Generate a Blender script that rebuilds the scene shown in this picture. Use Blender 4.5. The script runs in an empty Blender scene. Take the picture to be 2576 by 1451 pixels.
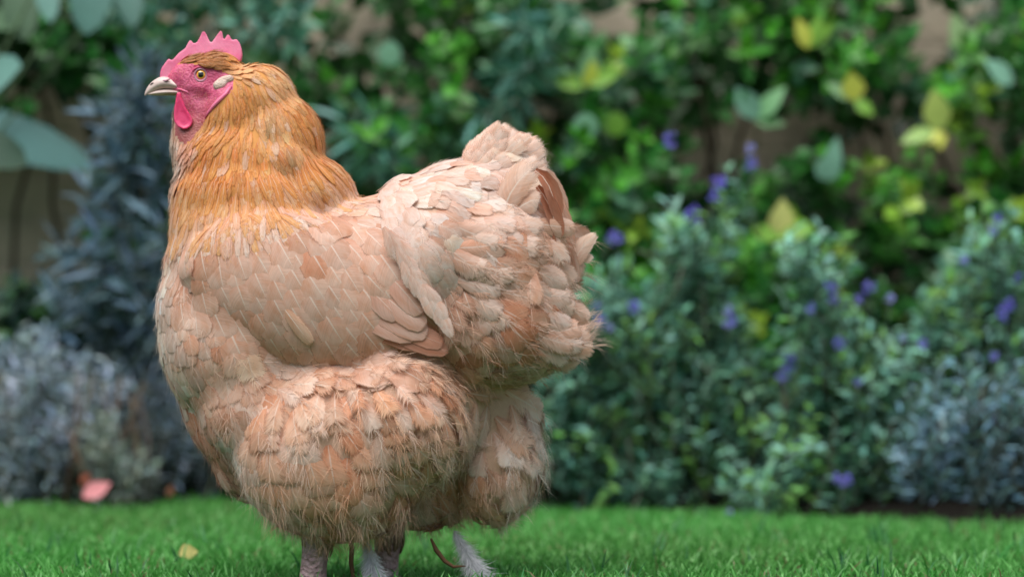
import bpy, bmesh, math, random
import numpy as np
from mathutils import Vector, Matrix
from mathutils.bvhtree import BVHTree
random.seed(7); rng = np.random.default_rng(11)
sc = bpy.context.scene
C = sc.collection

# ------------------------------------------------------------------ camera
F = 5600.0            # focal length in photo units (frame 2576 wide)
CAMH = 0.189; YH = 950.0
cam_d = bpy.data.cameras.new('camera'); cam = bpy.data.objects.new('camera', cam_d); C.objects.link(cam)
cam_d.sensor_width = 36; cam_d.lens = F/2576*36
cam_d.shift_y = (YH-725.5)/2576
cam_d.clip_start = 0.05; cam_d.clip_end = 500
cam.location = (0, -2.0, CAMH); cam.rotation_euler = (math.radians(90), 0, 0)
cam_d.dof.use_dof = True; cam_d.dof.focus_distance = 1.93; cam_d.dof.aperture_fstop = 3.2
sc.camera = cam

# ------------------------------------------------------------------ world, sun, exposure
SUN_EL = math.radians(63); SUN_AZ = math.radians(-32)   # high, behind the camera's left shoulder
w = bpy.data.worlds.new("World"); sc.world = w; w.use_nodes = True
nt = w.node_tree; bg = nt.nodes['Background']
sky = nt.nodes.new('ShaderNodeTexSky'); sky.sky_type = 'NISHITA'; sky.sun_disc = False
sky.sun_elevation = SUN_EL; sky.sun_rotation = math.radians(180)+SUN_AZ
sky.air_density = 1.3; sky.dust_density = 2.5
nt.links.new(sky.outputs[0], bg.inputs[0]); bg.inputs[1].default_value = 0.070
sd = bpy.data.lights.new('sun', 'SUN'); sd.energy = 3.1; sd.angle = math.radians(55); sd.color = (1, .96, .92)
so = bpy.data.objects.new('sun', sd); C.objects.link(so)
tosun = Vector((math.sin(SUN_AZ)*math.cos(SUN_EL), -math.cos(SUN_AZ)*math.cos(SUN_EL), math.sin(SUN_EL)))
so.rotation_euler = tosun.to_track_quat('Z', 'Y').to_euler(); so.location = (0, -2, 4)
sc.view_settings.view_transform = 'Standard'; sc.view_settings.look = 'None'
sc.view_settings.exposure = 0.60; sc.view_settings.gamma = 1
sc.render.engine = 'CYCLES'
cy = sc.cycles; cy.use_denoising = True
try: cy.denoiser = 'OPENIMAGEDENOISE'
except Exception: pass
cy.transparent_max_bounces = 24; cy.max_bounces = 6; cy.diffuse_bounces = 3; cy.glossy_bounces = 2; cy.transmission_bounces = 3
cy.use_adaptive_sampling = True; cy.adaptive_threshold = 0.01

# ------------------------------------------------------------------ helpers
def PX(px, py, Y):                      # photo units -> point of the plane at depth Y
    d = Y+2.0
    return np.array([(px-1288)*d/F, Y, CAMH+(YH-py)*d/F])
S = 2800.0
def HP(px, py, w=0.0):                  # hen space: side-view units -> metres
    return np.array([(px-1288)/S, w/S, (1480-py)/S])

def tag(o, label=None, cat=None, group=None, kind=None):
    if label: o['label'] = label
    if cat: o['category'] = cat
    if group: o['group'] = group
    if kind: o['kind'] = kind
    return o
def empty(name, loc, label, cat, group=None):
    o = bpy.data.objects.new(name, None); C.objects.link(o); o.location = loc; o.empty_display_size = .05
    return tag(o, label, cat, group)
def link(name, me, parent=None):
    o = bpy.data.objects.new(name, me); C.objects.link(o)
    if parent is not None:
        o.parent = parent
        o.matrix_parent_inverse = Matrix.Translation(-Vector(parent.location))
    return o
def mesh_np(name, V, Fq, mat, parent=None, attrs=None, smooth=True):
    me = bpy.data.meshes.new(name)
    V = np.asarray(V, float)
    me.from_pydata(V.tolist(), [], Fq if isinstance(Fq, list) else np.asarray(Fq).tolist())
    if attrs:
        for k, (typ, arr) in attrs.items():
            a = me.attributes.new(k, typ, 'POINT')
            arr = np.asarray(arr, np.float32)
            if typ == 'FLOAT_COLOR':
                if arr.shape[1] == 3: arr = np.hstack([arr, np.ones((len(arr), 1), np.float32)])
                a.data.foreach_set('color', arr.ravel())
            elif typ == 'FLOAT_VECTOR': a.data.foreach_set('vector', arr.ravel())
            else: a.data.foreach_set('value', arr.ravel())
    for m in (mat if isinstance(mat, (list, tuple)) else [mat]): me.materials.append(m)
    if smooth: me.polygons.foreach_set('use_smooth', [True]*len(me.polygons))
    me.update()
    return link(name, me, parent)
class Acc:
    def __init__(s): s.V=[]; s.F=[]; s.A={}; s.n=0
    def add(s, V, Fq, **at):
        V = np.asarray(V); s.V.append(V); s.F.extend([tuple(i+s.n for i in f) for f in Fq]); s.n += len(V)
        for k, v in at.items():
            v = np.asarray(v, float)
            if v.ndim == 1: v = np.tile(v, (len(V), 1))
            s.A.setdefault(k, []).append(v)
    def build(s, name, mat, parent=None, smooth=True):
        if not s.V: return None
        types = {'fcol': 'FLOAT_COLOR', 'fuv': 'FLOAT_VECTOR', 'frnd': 'FLOAT_VECTOR'}
        at = {k: (types[k], np.vstack(v)) for k, v in s.A.items()}
        return mesh_np(name, np.vstack(s.V), s.F, mat, parent, at, smooth)

def nrm(v):
    v = np.asarray(v, float); return v/(np.linalg.norm(v)+1e-12)
def rv(sx=1., sy=1., sz=1.): return np.array([random.gauss(0, sx), random.gauss(0, sy), random.gauss(0, sz)])
def jit(c, a=.2):
    k = 1+random.uniform(-a, a); return np.array([c[0]*k*(1+random.uniform(-.15, .15)), c[1]*k, c[2]*k*(1+random.uniform(-.2, .2))])
def tube(acc, pts, rads, seg=8, cap=True, **at):
    pts = [np.asarray(p, float) for p in pts]; n = len(pts); V=[]; Fq=[]
    up = np.array([0.13, 0.4, 0.9])
    for i, p in enumerate(pts):
        t = nrm(pts[min(i+1, n-1)]-pts[max(i-1, 0)])
        a = nrm(np.cross(t, up)); b = np.cross(t, a)
        for k in range(seg):
            th = 2*math.pi*k/seg
            V.append(p+rads[i]*(a*math.cos(th)+b*math.sin(th)))
    for i in range(n-1):
        for k in range(seg):
            k2 = (k+1) % seg
            Fq.append((i*seg+k, i*seg+k2, (i+1)*seg+k2, (i+1)*seg+k))
    if cap:
        Fq.append(tuple(range(seg))[::-1]); Fq.append(tuple((n-1)*seg+k for k in range(seg)))
    acc.add(V, Fq, **at)

# ---- node helpers
def new_mat(name):
    m = bpy.data.materials.new(name); m.use_nodes = True
    nt = m.node_tree; bs = nt.nodes['Principled BSDF']
    return m, nt, bs
def N(nt, t, **kw):
    n = nt.nodes.new(t)
    for k, v in kw.items():
        if k.startswith('i_'): n.inputs[int(k[2:])].default_value = v
        else: setattr(n, k, v)
    return n
def math_n(nt, op, a, b=None, c=None, clamp=False):
    n = nt.nodes.new('ShaderNodeMath'); n.operation = op; n.use_clamp = clamp
    for i, x in enumerate((a, b, c)):
        if x is None: continue
        if isinstance(x, (int, float)): n.inputs[i].default_value = x
        else: nt.links.new(x, n.inputs[i])
    return n.outputs[0]
def mixc(nt, fac, a, b, mode='MIX'):
    n = nt.nodes.new('ShaderNodeMix'); n.data_type = 'RGBA'; n.blend_type = mode
    for s, x in ((n.inputs[0], fac), (n.inputs[6], a), (n.inputs[7], b)):
        if isinstance(x, (int, float)): s.default_value = x
        elif isinstance(x, tuple): s.default_value = (*x[:3], 1)
        else: nt.links.new(x, s)
    return n.outputs[2]
def noise(nt, vec, scale, detail=2, rough=.5):
    n = nt.nodes.new('ShaderNodeTexNoise'); n.inputs['Scale'].default_value = scale
    n.inputs['Detail'].default_value = detail; n.inputs['Roughness'].default_value = rough
    if vec is not None: nt.links.new(vec, n.inputs['Vector'])
    return n
def ramp(nt, fac, stops):
    n = nt.nodes.new('ShaderNodeValToRGB'); cr = n.color_ramp
    while len(cr.elements) < len(stops): cr.elements.new(.5)
    for e, (p, c) in zip(cr.elements, stops): e.position = p; e.color = (*c[:3], 1)
    nt.links.new(fac, n.inputs[0]); return n.outputs[0]
def objcoord(nt): return nt.nodes.new('ShaderNodeTexCoord').outputs['Object']
def bump(nt, bs, h, strength=.3, dist=.001):
    b = nt.nodes.new('ShaderNodeBump'); b.inputs['Strength'].default_value = strength; b.inputs['Distance'].default_value = dist
    nt.links.new(h, b.inputs['Height']); nt.links.new(b.outputs[0], bs.inputs['Normal'])

def feather_material():
    m, nt, bs = new_mat('feather')
    at = N(nt, 'ShaderNodeAttribute', attribute_name='fuv'); sx = N(nt, 'ShaderNodeSeparateXYZ'); nt.links.new(at.outputs['Vector'], sx.inputs[0])
    ar = N(nt, 'ShaderNodeAttribute', attribute_name='frnd'); sr = N(nt, 'ShaderNodeSeparateXYZ'); nt.links.new(ar.outputs['Vector'], sr.inputs[0])
    ac = N(nt, 'ShaderNodeAttribute', attribute_name='fcol')
    u, v, fray = sx.outputs; rnd, asp, lw = sr.outputs            # rnd id, aspect, shaft whiteness
    au = math_n(nt, 'ABSOLUTE', u)
    # barb index: lines running outward and towards the tip
    au2 = math_n(nt, 'POWER', au, 1.4)
    b = math_n(nt, 'SUBTRACT', v, math_n(nt, 'MULTIPLY', au2, 0.34))
    sgn = math_n(nt, 'SIGN', u)
    cx = N(nt, 'ShaderNodeCombineXYZ'); nt.links.new(b, cx.inputs[0]); nt.links.new(rnd, cx.inputs[1]); nt.links.new(sgn, cx.inputs[2])
    vec = cx.outputs[0]
    nf = noise(nt, vec, 44, 2, .6); nm = noise(nt, vec, 8, 2, .6)
    # soft wobble so streaks are not perfectly ruled
    cw = N(nt, 'ShaderNodeCombineXYZ'); nt.links.new(u, cw.inputs[0]); nt.links.new(v, cw.inputs[1]); nt.links.new(rnd, cw.inputs[2])
    nw = noise(nt, cw.outputs[0], 2.2, 3, .6)
    # edge distance
    ev = math_n(nt, 'MULTIPLY', math_n(nt, 'SUBTRACT', 1.0, v), 2.6)
    eu = math_n(nt, 'SUBTRACT', 1.0, au)
    e = math_n(nt, 'MINIMUM', ev, eu)
    nmix = math_n(nt, 'ADD', math_n(nt, 'MULTIPLY', nf.outputs[0], 1.0), math_n(nt, 'MULTIPLY', nm.outputs[0], .40))
    th = math_n(nt, 'MULTIPLY', math_n(nt, 'SUBTRACT', nmix, .42), math_n(nt, 'MULTIPLY', fray, 3.0))
    al = math_n(nt, 'MULTIPLY', math_n(nt, 'SUBTRACT', e, th), math_n(nt, 'MAXIMUM', math_n(nt, 'MULTIPLY_ADD', fray, -16.0, 11.0), 3.6), clamp=True)
    # interior parting for loose feathers
    gap = math_n(nt, 'GREATER_THAN', math_n(nt, 'ADD', nf.outputs[0], math_n(nt, 'MULTIPLY', math_n(nt, 'MULTIPLY', fray, au), .30)), .86)
    al = math_n(nt, 'MULTIPLY', al, math_n(nt, 'SUBTRACT', 1.0, gap))
    # colour
    col = ac.outputs['Color']
    streak = math_n(nt, 'MULTIPLY_ADD', math_n(nt, 'SUBTRACT', nmix, .7), 0.50, 1.0)
    cc = N(nt, 'ShaderNodeCombineColor')
    for i in range(3): nt.links.new(streak, cc.inputs[i])
    col = mixc(nt, 1.0, col, cc.outputs[0], 'MULTIPLY')
    warm = mixc(nt, 1.0, col, (.86, .62, .46), 'MULTIPLY')
    col = mixc(nt, math_n(nt, 'MULTIPLY', math_n(nt, 'SUBTRACT', nw.outputs[0], .40), 2.2, clamp=True), col, warm)
    col = mixc(nt, math_n(nt, 'MULTIPLY', math_n(nt, 'SUBTRACT', .75, v), .8, clamp=True), col, mixc(nt, 1.0, col, (.78, .48, .34), 'MULTIPLY'))
    # paler fringe
    fr = math_n(nt, 'SUBTRACT', 1.0, math_n(nt, 'MULTIPLY', e, 4.5), clamp=True)
    col = mixc(nt, math_n(nt, 'MULTIPLY', fr, math_n(nt, 'MULTIPLY_ADD', fray, .8, .06)), col, (.83, .69, .57))
    # shaft
    shf = math_n(nt, 'LESS_THAN', au, math_n(nt, 'MULTIPLY', math_n(nt, 'SUBTRACT', 1.08, v), .07))
    col = mixc(nt, math_n(nt, 'MULTIPLY', shf, lw), col, (.90, .80, .70))
    nt.links.new(col, bs.inputs['Base Color'])
    bs.inputs['Roughness'].default_value = .62
    bs.inputs['Specular IOR Level'].default_value = .22
    bs.inputs['Sheen Weight'].default_value = .15
    bump(nt, bs, nmix, .3, .0008)
    tr = N(nt, 'ShaderNodeBsdfTranslucent'); nt.links.new(mixc(nt, 1.0, col, (1, .78, .66), 'MULTIPLY'), tr.inputs[0])
    mx = N(nt, 'ShaderNodeMixShader', i_0=.30); nt.links.new(bs.outputs[0], mx.inputs[1]); nt.links.new(tr.outputs[0], mx.inputs[2])
    tp = N(nt, 'ShaderNodeBsdfTransparent'); mo = N(nt, 'ShaderNodeMixShader')
    nt.links.new(al, mo.inputs[0]); nt.links.new(tp.outputs[0], mo.inputs[1]); nt.links.new(mx.outputs[0], mo.inputs[2])
    nt.links.new(mo.outputs[0], nt.nodes['Material Output'].inputs[0])
    return m

def attr_mat(name, rough=.6, spec=.3, transl=.0, nscale=None, namp=.3, sheen=0):
    m, nt, bs = new_mat(name)
    ac = N(nt, 'ShaderNodeAttribute', attribute_name='fcol'); col = ac.outputs['Color']
    if nscale:
        nn = noise(nt, objcoord(nt), nscale, 4, .6)
        k = math_n(nt, 'MULTIPLY_ADD', math_n(nt, 'SUBTRACT', nn.outputs[0], .5), namp*2, 1.0)
        cc = N(nt, 'ShaderNodeCombineColor')
        for i in range(3): nt.links.new(k, cc.inputs[i])
        col = mixc(nt, 1.0, col, cc.outputs[0], 'MULTIPLY')
    nt.links.new(col, bs.inputs['Base Color']); bs.inputs['Roughness'].default_value = rough
    bs.inputs['Specular IOR Level'].default_value = spec; bs.inputs['Sheen Weight'].default_value = sheen
    if transl:
        tr = N(nt, 'ShaderNodeBsdfTranslucent'); nt.links.new(col, tr.inputs[0])
        mx = N(nt, 'ShaderNodeMixShader', i_0=transl); nt.links.new(bs.outputs[0], mx.inputs[1]); nt.links.new(tr.outputs[0], mx.inputs[2])
        nt.links.new(mx.outputs[0], nt.nodes['Material Output'].inputs[0])
    return m
def skin_mat(name, c1, c2, scale=160, bstr=.6, rough=.45, sss=.15, bdist=.0012, lower=None):
    m, nt, bs = new_mat(name); co = objcoord(nt)
    n1 = noise(nt, co, scale*.35, 4, .65); n2 = noise(nt, co, scale*3, 3, .6)
    vo = N(nt, 'ShaderNodeTexVoronoi'); vo.inputs['Scale'].default_value = scale*4; nt.links.new(co, vo.inputs['Vector'])
    col = ramp(nt, n1.outputs[0], [(.32, c1), (.68, c2)])
    col = mixc(nt, math_n(nt, 'MULTIPLY', n2.outputs[0], .35), col, tuple(x*.6 for x in c1))
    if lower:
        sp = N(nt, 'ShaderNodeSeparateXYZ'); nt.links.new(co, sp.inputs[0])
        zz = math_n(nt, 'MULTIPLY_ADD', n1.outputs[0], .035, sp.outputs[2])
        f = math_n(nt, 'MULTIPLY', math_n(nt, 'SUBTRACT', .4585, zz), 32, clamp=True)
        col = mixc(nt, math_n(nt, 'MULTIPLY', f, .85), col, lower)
    nt.links.new(col, bs.inputs['Base Color']); bs.inputs['Roughness'].default_value = rough
    bs.inputs['Subsurface Weight'].default_value = sss; bs.inputs['Subsurface Radius'].default_value = (.004, .0012, .001)
    bs.inputs['Subsurface Scale'].default_value = 1.0
    h = math_n(nt, 'ADD', math_n(nt, 'MULTIPLY', n2.outputs[0], .8), math_n(nt, 'MULTIPLY', vo.outputs[0], .5))
    bump(nt, bs, h, bstr, bdist); return m

M = {}
M['feather'] = feather_material()
M['strand'] = attr_mat('down_strand', .75, .15, .25)
M['face'] = skin_mat('face_skin', (.52, .035, .12), (.84, .20, .34), 130, .7, lower=(.33, .10, .075))  # lower cheek: brown bristly tone with some shade painted into the skin
M['comb'] = skin_mat('comb_skin', (.80, .13, .28), (.92, .33, .48), 110, .35, .45, .25, .0006)
M['wattle'] = skin_mat('wattle_skin', (.72, .03, .14), (.88, .10, .25), 120, .35, .38, .25, .0006)
M['lobe'] = skin_mat('earlobe_skin', (.55, .34, .27), (.80, .66, .56), 200, .8, .6, .1)
M['shank'] = skin_mat('shank_skin', (.26, .12, .14), (.58, .42, .42), 60, 1.0, .5, .05, .004)
def beak_mat():
    m, nt, bs = new_mat('beak_horn'); co = objcoord(nt)
    n = noise(nt, co, 55, 4, .6); n.inputs['Distortion'].default_value = .6
    nt.links.new(ramp(nt, n.outputs[0], [(.3, (.50, .33, .30)), (.6, (.70, .55, .50))]), bs.inputs['Base Color'])
    bs.inputs['Roughness'].default_value = .32; bump(nt, bs, noise(nt, co, 400, 3).outputs[0], .2, .0005); return m
M['beak'] = beak_mat()
def plain(name, c, rough=.5, spec=.5, coat=0):
    m, nt, bs = new_mat(name); co = objcoord(nt); n = noise(nt, co, 300, 3)
    nt.links.new(mixc(nt, math_n(nt, 'MULTIPLY', n.outputs[0], .5), tuple(c), tuple(x*.55 for x in c)), bs.inputs['Base Color'])
    bs.inputs['Roughness'].default_value = rough; bs.inputs['Specular IOR Level'].default_value = spec; bs.inputs['Coat Weight'].default_value = coat
    bs.inputs['Coat Roughness'].default_value = .03
    return m
M['dark'] = plain('nostril_dark', (.05, .02, .025), .6)
M['lid'] = plain('eyelid_skin', (.50, .24, .31), .5)
def eye_mat():
    m, nt, bs = new_mat('eye_iris')
    at = N(nt, 'ShaderNodeAttribute', attribute_name='fcol')
    nt.links.new(at.outputs['Color'], bs.inputs['Base Color']); bs.inputs['Roughness'].default_value = .12
    bs.inputs['Coat Weight'].default_value = 1; bs.inputs['Coat Roughness'].default_value = .02; return m
M['eye'] = eye_mat()
M['base'] = plain('underplumage', (.62, .40, .29), .85, .1); M['base_neck'] = plain('underplumage_neck', (.66, .31, .10), .85, .1)

# ================================================================== SETTING
def lawn_edge(x):                       # depth where the lawn stops, following the bed
    return 1.17 - .53*x + .02*math.sin(7*x) + .012*math.sin(19*x+1)
def ground_mat(name, c1, c2, scale):
    m, nt, bs = new_mat(name); co = objcoord(nt)
    n = noise(nt, co, scale, 6, .65); n2 = noise(nt, co, scale*9, 4, .6)
    f = math_n(nt, 'MULTIPLY_ADD', n2.outputs[0], .5, math_n(nt, 'MULTIPLY', n.outputs[0], .5))
    nt.links.new(ramp(nt, f, [(.35, c1), (.65, c2)]), bs.inputs['Base Color']); bs.inputs['Roughness'].default_value = .95
    bs.inputs['Specular IOR Level'].default_value = .1
    bump(nt, bs, n2.outputs[0], .8, .01); return m
M['lawnbase'] = ground_mat('turf', (.012, .035, .008), (.035, .10, .02), 14)
M['soil'] = ground_mat('soil', (.006, .005, .004), (.014, .013, .010), 8)
def grid(x0, x1, y0, y1, nx, ny, zf):
    V = [(x0+(x1-x0)*i/nx, y0+(y1-y0)*j/ny, 0) for j in range(ny+1) for i in range(nx+1)]
    V = [(x, y, zf(x, y)) for x, y, _ in V]
    Fq = [(j*(nx+1)+i, j*(nx+1)+i+1, (j+1)*(nx+1)+i+1, (j+1)*(nx+1)+i) for j in range(ny) for i in range(nx)]
    return V, Fq
V, Fq = grid(-60, 60, -60, 60, 40, 40, lambda x, y: -.012)
tag(mesh_np('ground', V, Fq, M['lawnbase']), kind='structure')
V, Fq = grid(-3.2, 3.2, -1.6, 1.75, 120, 60, lambda x, y: .004*math.sin(3*x+1)*math.cos(2.3*y)*(1 if abs(x) > .3 else .6))
tag(mesh_np('lawn', V, Fq, M['lawnbase']), kind='structure')
def soilz(x, y):
    e = y-lawn_edge(x)
    if e < 0: return -.02
    return min(.03, e*.35)+.012*math.sin(23*x+5*y)*math.cos(31*y+x)+.006*math.sin(67*x)*math.sin(59*y)
V, Fq = grid(-3.2, 3.2, .6, 1.95, 260, 60, soilz)
tag(mesh_np('flower_bed_soil', V, Fq, M['soil']), kind='structure')

# grass blades
def grass():
    n = 150000
    y = -0.9+(rng.random(n)**1.15)*2.75
    x = (rng.random(n)*2-1)*(.62+.30*(y+.9))
    keep = np.array([yy < lawn_edge(xx)+.05*rng.random() for xx, yy in zip(x, y)])
    x, y = x[keep], y[keep]; n = len(x)
    clump = np.sin(x*31+np.sin(y*17)*2)*np.sin(y*27+np.sin(x*23)*2)
    h = (.011+.009*rng.random(n)+.004*clump)*(1+.55*(rng.random(n) > .97))
    wd = .0008+.0006*rng.random(n)
    a = rng.random(n)*2*np.pi; lean = .25+.75*rng.random(n)
    la = rng.random(n)*2*np.pi
    base = np.stack([x, y, np.full(n, -.002)], 1)
    side = np.stack([np.cos(a), np.sin(a), np.zeros(n)], 1)
    ld = np.stack([np.cos(la), np.sin(la), np.zeros(n)], 1)
    up = np.array([0, 0, 1.0])
    V = np.zeros((n, 7, 3))
    for k, (s, wf) in enumerate(((0, 1), (.4, .9), (.75, .6))):
        c = base+up*(h*s*(1-.12*s*lean))[:, None]+ld*(h*lean*s*s*.8)[:, None]
        V[:, 2*k] = c-side*(wd*wf)[:, None]; V[:, 2*k+1] = c+side*(wd*wf)[:, None]
    V[:, 6] = base+up*(h*(1-.25*lean))[:, None]+ld*(h*lean*.8)[:, None]
    o = np.arange(n)*7
    q = np.concatenate([np.stack([o, o+1, o+3, o+2], 1), np.stack([o+2, o+3, o+5, o+4], 1)]).tolist()
    t = np.stack([o+4, o+5, o+6], 1).tolist()
    g1 = np.array([.055, .33, .035]); g2 = np.array([.20, .60, .16]); g3 = np.array([.22, .40, .10]); g4 = np.array([.25, .20, .10])
    r = rng.random(n)[:, None]; pt = (np.sin(x*4.1+1)*np.sin(y*5.3)*.5+.5)[:, None]
    col = g1*(1-r)+g2*r; col = col*(1-.35*pt)+g3*.35*pt*r
    dead = rng.random(n) > .965; col[dead] = g4
    col = np.repeat(col[:, None, :], 7, 1)
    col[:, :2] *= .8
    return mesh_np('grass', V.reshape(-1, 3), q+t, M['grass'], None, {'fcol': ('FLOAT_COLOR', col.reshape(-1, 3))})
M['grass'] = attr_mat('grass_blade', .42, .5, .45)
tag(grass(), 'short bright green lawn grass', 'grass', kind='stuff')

# taller tufts of coarser blades scattered through the turf
def tufts():
    a = Acc()
    for _ in range(240):
        y = -.25+random.random()**1.6*1.2; x = random.uniform(-1, 1)*(.6+.3*(y+.3))
        if -.24 < x < .02 and abs(y) < .07: continue
        if y > lawn_edge(x): continue
        for k in range(random.randint(2, 5)):
            p = np.array([x, y, 0])+rv(.004, .004, 0); h = random.uniform(.020, .034); th = random.uniform(0, 6.28); ln = random.uniform(.15, .7)
            dv = np.array([math.cos(th), math.sin(th), 0]); sd_ = np.array([-math.sin(th+.5), math.cos(th+.5), 0]); wd = random.uniform(.0009, .0016)
            c = jit(random.choice([(.04, .22, .05), (.07, .30, .06), (.18, .45, .20), (.03, .14, .05)]), .2); V = []
            for t, wf in ((0, 1), (.35, 1), (.7, .7), (1, .08)):
                q = p+np.array([0, 0, h*t*(1-.25*ln*t)])+dv*h*ln*t*t; V += [q-sd_*wd*wf, q+sd_*wd*wf]
            a.add(V, [(0, 1, 3, 2), (2, 3, 5, 4), (4, 5, 7, 6)], fcol=c)
    o = a.build('coarse_grass', M['grass']); tag(o, 'scattered taller darker blades of coarse grass in the lawn', 'grass', kind='stuff')
tufts()

# garden wall
def wall_mat():
    m, nt, bs = new_mat('old_brick'); co = objcoord(nt)
    mp = N(nt, 'ShaderNodeMapping'); nt.links.new(co, mp.inputs[0]); mp.inputs['Rotation'].default_value = (math.radians(90), 0, 0)
    nd = noise(nt, co, 9, 4, .6)
    ad = N(nt, 'ShaderNodeVectorMath', operation='MULTIPLY_ADD'); nt.links.new(nd.outputs['Color'], ad.inputs[0]); ad.inputs[1].default_value = (.012,)*3; nt.links.new(mp.outputs[0], ad.inputs[2])
    br = N(nt, 'ShaderNodeTexBrick'); nt.links.new(ad.outputs[0], br.inputs['Vector'])
    br.inputs['Color1'].default_value = (.57, .49, .38, 1); br.inputs['Color2'].default_value = (.50, .44, .33, 1); br.inputs['Mortar'].default_value = (.50, .43, .34, 1)
    br.inputs['Scale'].default_value = 1; br.inputs['Brick Width'].default_value = .225; br.inputs['Row Height'].default_value = .075
    br.inputs['Mortar Size'].default_value = .006; br.inputs['Mortar Smooth'].default_value = .4; br.inputs['Bias'].default_value = 0
    n1 = noise(nt, co, 5, 6, .7); n2 = noise(nt, co, 60, 4, .6)
    c = mixc(nt, math_n(nt, 'MULTIPLY', math_n(nt, 'SUBTRACT', n1.outputs[0], .4), 2.4, clamp=True), br.outputs['Color'], (.48, .44, .33))
    c = mixc(nt, math_n(nt, 'MULTIPLY', n2.outputs[0], .5), c, (.45, .37, .29))
    nt.links.new(c, bs.inputs['Base Color']); bs.inputs['Roughness'].default_value = .9; bs.inputs['Specular IOR Level'].default_value = .15
    h = math_n(nt, 'MULTIPLY_ADD', br.outputs['Fac'], -.8, n2.outputs[0]); bump(nt, bs, h, .7, .008); return m
M['wall'] = wall_mat()
wr = empty('garden_wall', (0, 1.92, 0), 'old tan and brown brick wall behind the climbing shrubs', 'wall')
def boxm(name, x0, x1, y0, y1, z0, z1, mat, parent, bev=.004, roughen=0):
    bm = bmesh.new(); bmesh.ops.create_cube(bm, size=1)
    for v in bm.verts: v.co = ((x0+x1)/2+v.co.x*(x1-x0), (y0+y1)/2+v.co.y*(y1-y0), (z0+z1)/2+v.co.z*(z1-z0))
    bmesh.ops.bevel(bm, geom=list(bm.edges), offset=bev, segments=2, affect='EDGES')
    me = bpy.data.meshes.new(name); bm.to_mesh(me); bm.free(); me.materials.append(mat); return link(name, me, parent)
boxm('wall_face', -3.6, 3.6, 1.80, 2.04, -.05, 1.50, M['wall'], wr)
boxm('coping', -3.65, 3.65, 1.76, 2.08, 1.503, 1.56, M['wall'], wr, .01)

# ------------------------------------------------------------------ leaves
M['leaf'] = attr_mat('leaf', .38, .5, .22, 40, .18)
M['mattleaf'] = attr_mat('felted_leaf', .6, .3, .15, 60, .2, .2)
M['stem'] = attr_mat('stem', .8, .2, 0, 80, .3)
M['petal'] = attr_mat('petal', .6, .2, .3)
PROF = {'ovate': ((0, .16, .38, .62, .84, 1), (.07, .62, 1, .86, .42, .03)),
        'round': ((0, .12, .35, .62, .86, 1), (.12, .75, 1, .98, .66, .12)),
        'lance': ((0, .18, .40, .65, .85, 1), (.12, .60, 1, .80, .38, .02))}
def leaf(acc, p, d, n, L, W, col, shape='ovate', fold=.25, curl=.15):
    p = np.asarray(p, float); d = nrm(d); s = nrm(np.cross(d, n)); n = np.cross(s, d)
    S_, P_ = PROF[shape]; V = []
    tw = random.uniform(-.3, .3)
    for t, wv in zip(S_, P_):
        c = p+d*L*t-n*(curl*L*t*t); hw = W*.5*wv
        ss = s*math.cos(tw*t)+n*math.sin(tw*t); nn = n*math.cos(tw*t)-s*math.sin(tw*t)
        V += [c-ss*hw+nn*hw*fold, c, c+ss*hw+nn*hw*fold]
    Fq = []
    for i in range(len(S_)-1):
        a = i*3; Fq += [(a, a+1, a+4, a+3), (a+1, a+2, a+5, a+4)]
    cols = np.tile(np.asarray(col, float), (len(V), 1)); cols[1::3] *= 1.12
    acc.add(V, Fq, fcol=cols)

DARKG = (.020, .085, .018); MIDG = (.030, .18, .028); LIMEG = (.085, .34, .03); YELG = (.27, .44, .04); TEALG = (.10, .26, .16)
# where the wall stays visible: centre, radii, in photo units
GAPS = [(1850, 385, 190, 85), (1790, 400, 170, 80), (1960, 330, 130, 60), (2290, 405, 190, 60), (2400, 430, 120, 50), (1610, 80, 75, 60), (1480, 20, 45, 60), (2330, 90, 55, 130),
        (890, 45, 75, 55), (800, 60, 60, 40), (100, 340, 125, 125), (90, 510, 140, 150), (1880, 620, 60, 45), (2110, 620, 60, 60), (1260, 10, 60, 30)]
def in_gap(px, py):
    return any(((px-a)/c)**2+((py-b)/d)**2 < 1.2 for a, b, c, d in GAPS)
# dark hollows: only sparse deep foliage
def shoot(fol, stm, px, py, Y0, length, dirv, leafL, tipcol, midcol, nl=5, Wr=.58, shape='ovate'):
    p = PX(px, py, Y0); d = nrm(dirv); pts = [p]; step = length/nl; ax = nrm(np.cross(d, rv()))
    for i in range(nl):
        d = nrm(d+rv(.12, .12, .12)+np.array([0, -.05, .10])); q = pts[-1]+d*step; pts.append(q)
        ax = nrm(np.cross(d, ax)); ax2 = ax
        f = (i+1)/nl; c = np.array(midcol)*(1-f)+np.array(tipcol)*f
        for sg in (-1, 1):
            ld = nrm(d*.55+ax2*sg*.9+rv(.15, .15, .15)); nn = nrm(d*.8-ax2*sg*.3+np.array([0, -.5, .55])+rv(.2, .2, .2))
            leaf(fol, q, ld, nn, leafL*random.uniform(.7, 1.15)*(1-.25*(f > .95)), leafL*Wr*random.uniform(.8, 1.1), jit(c), shape)
    leaf(fol, pts[-1], d+rv(.2, .2, .2), nrm(np.array([0, -1, .3])+rv(.3, .3, .3)), leafL*.9, leafL*Wr*.9, jit(tipcol), shape)
    tube(stm, pts, [.0018*(1-.6*i/nl) for i in range(nl+1)], 5, fcol=(.07, .08, .03))

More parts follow.
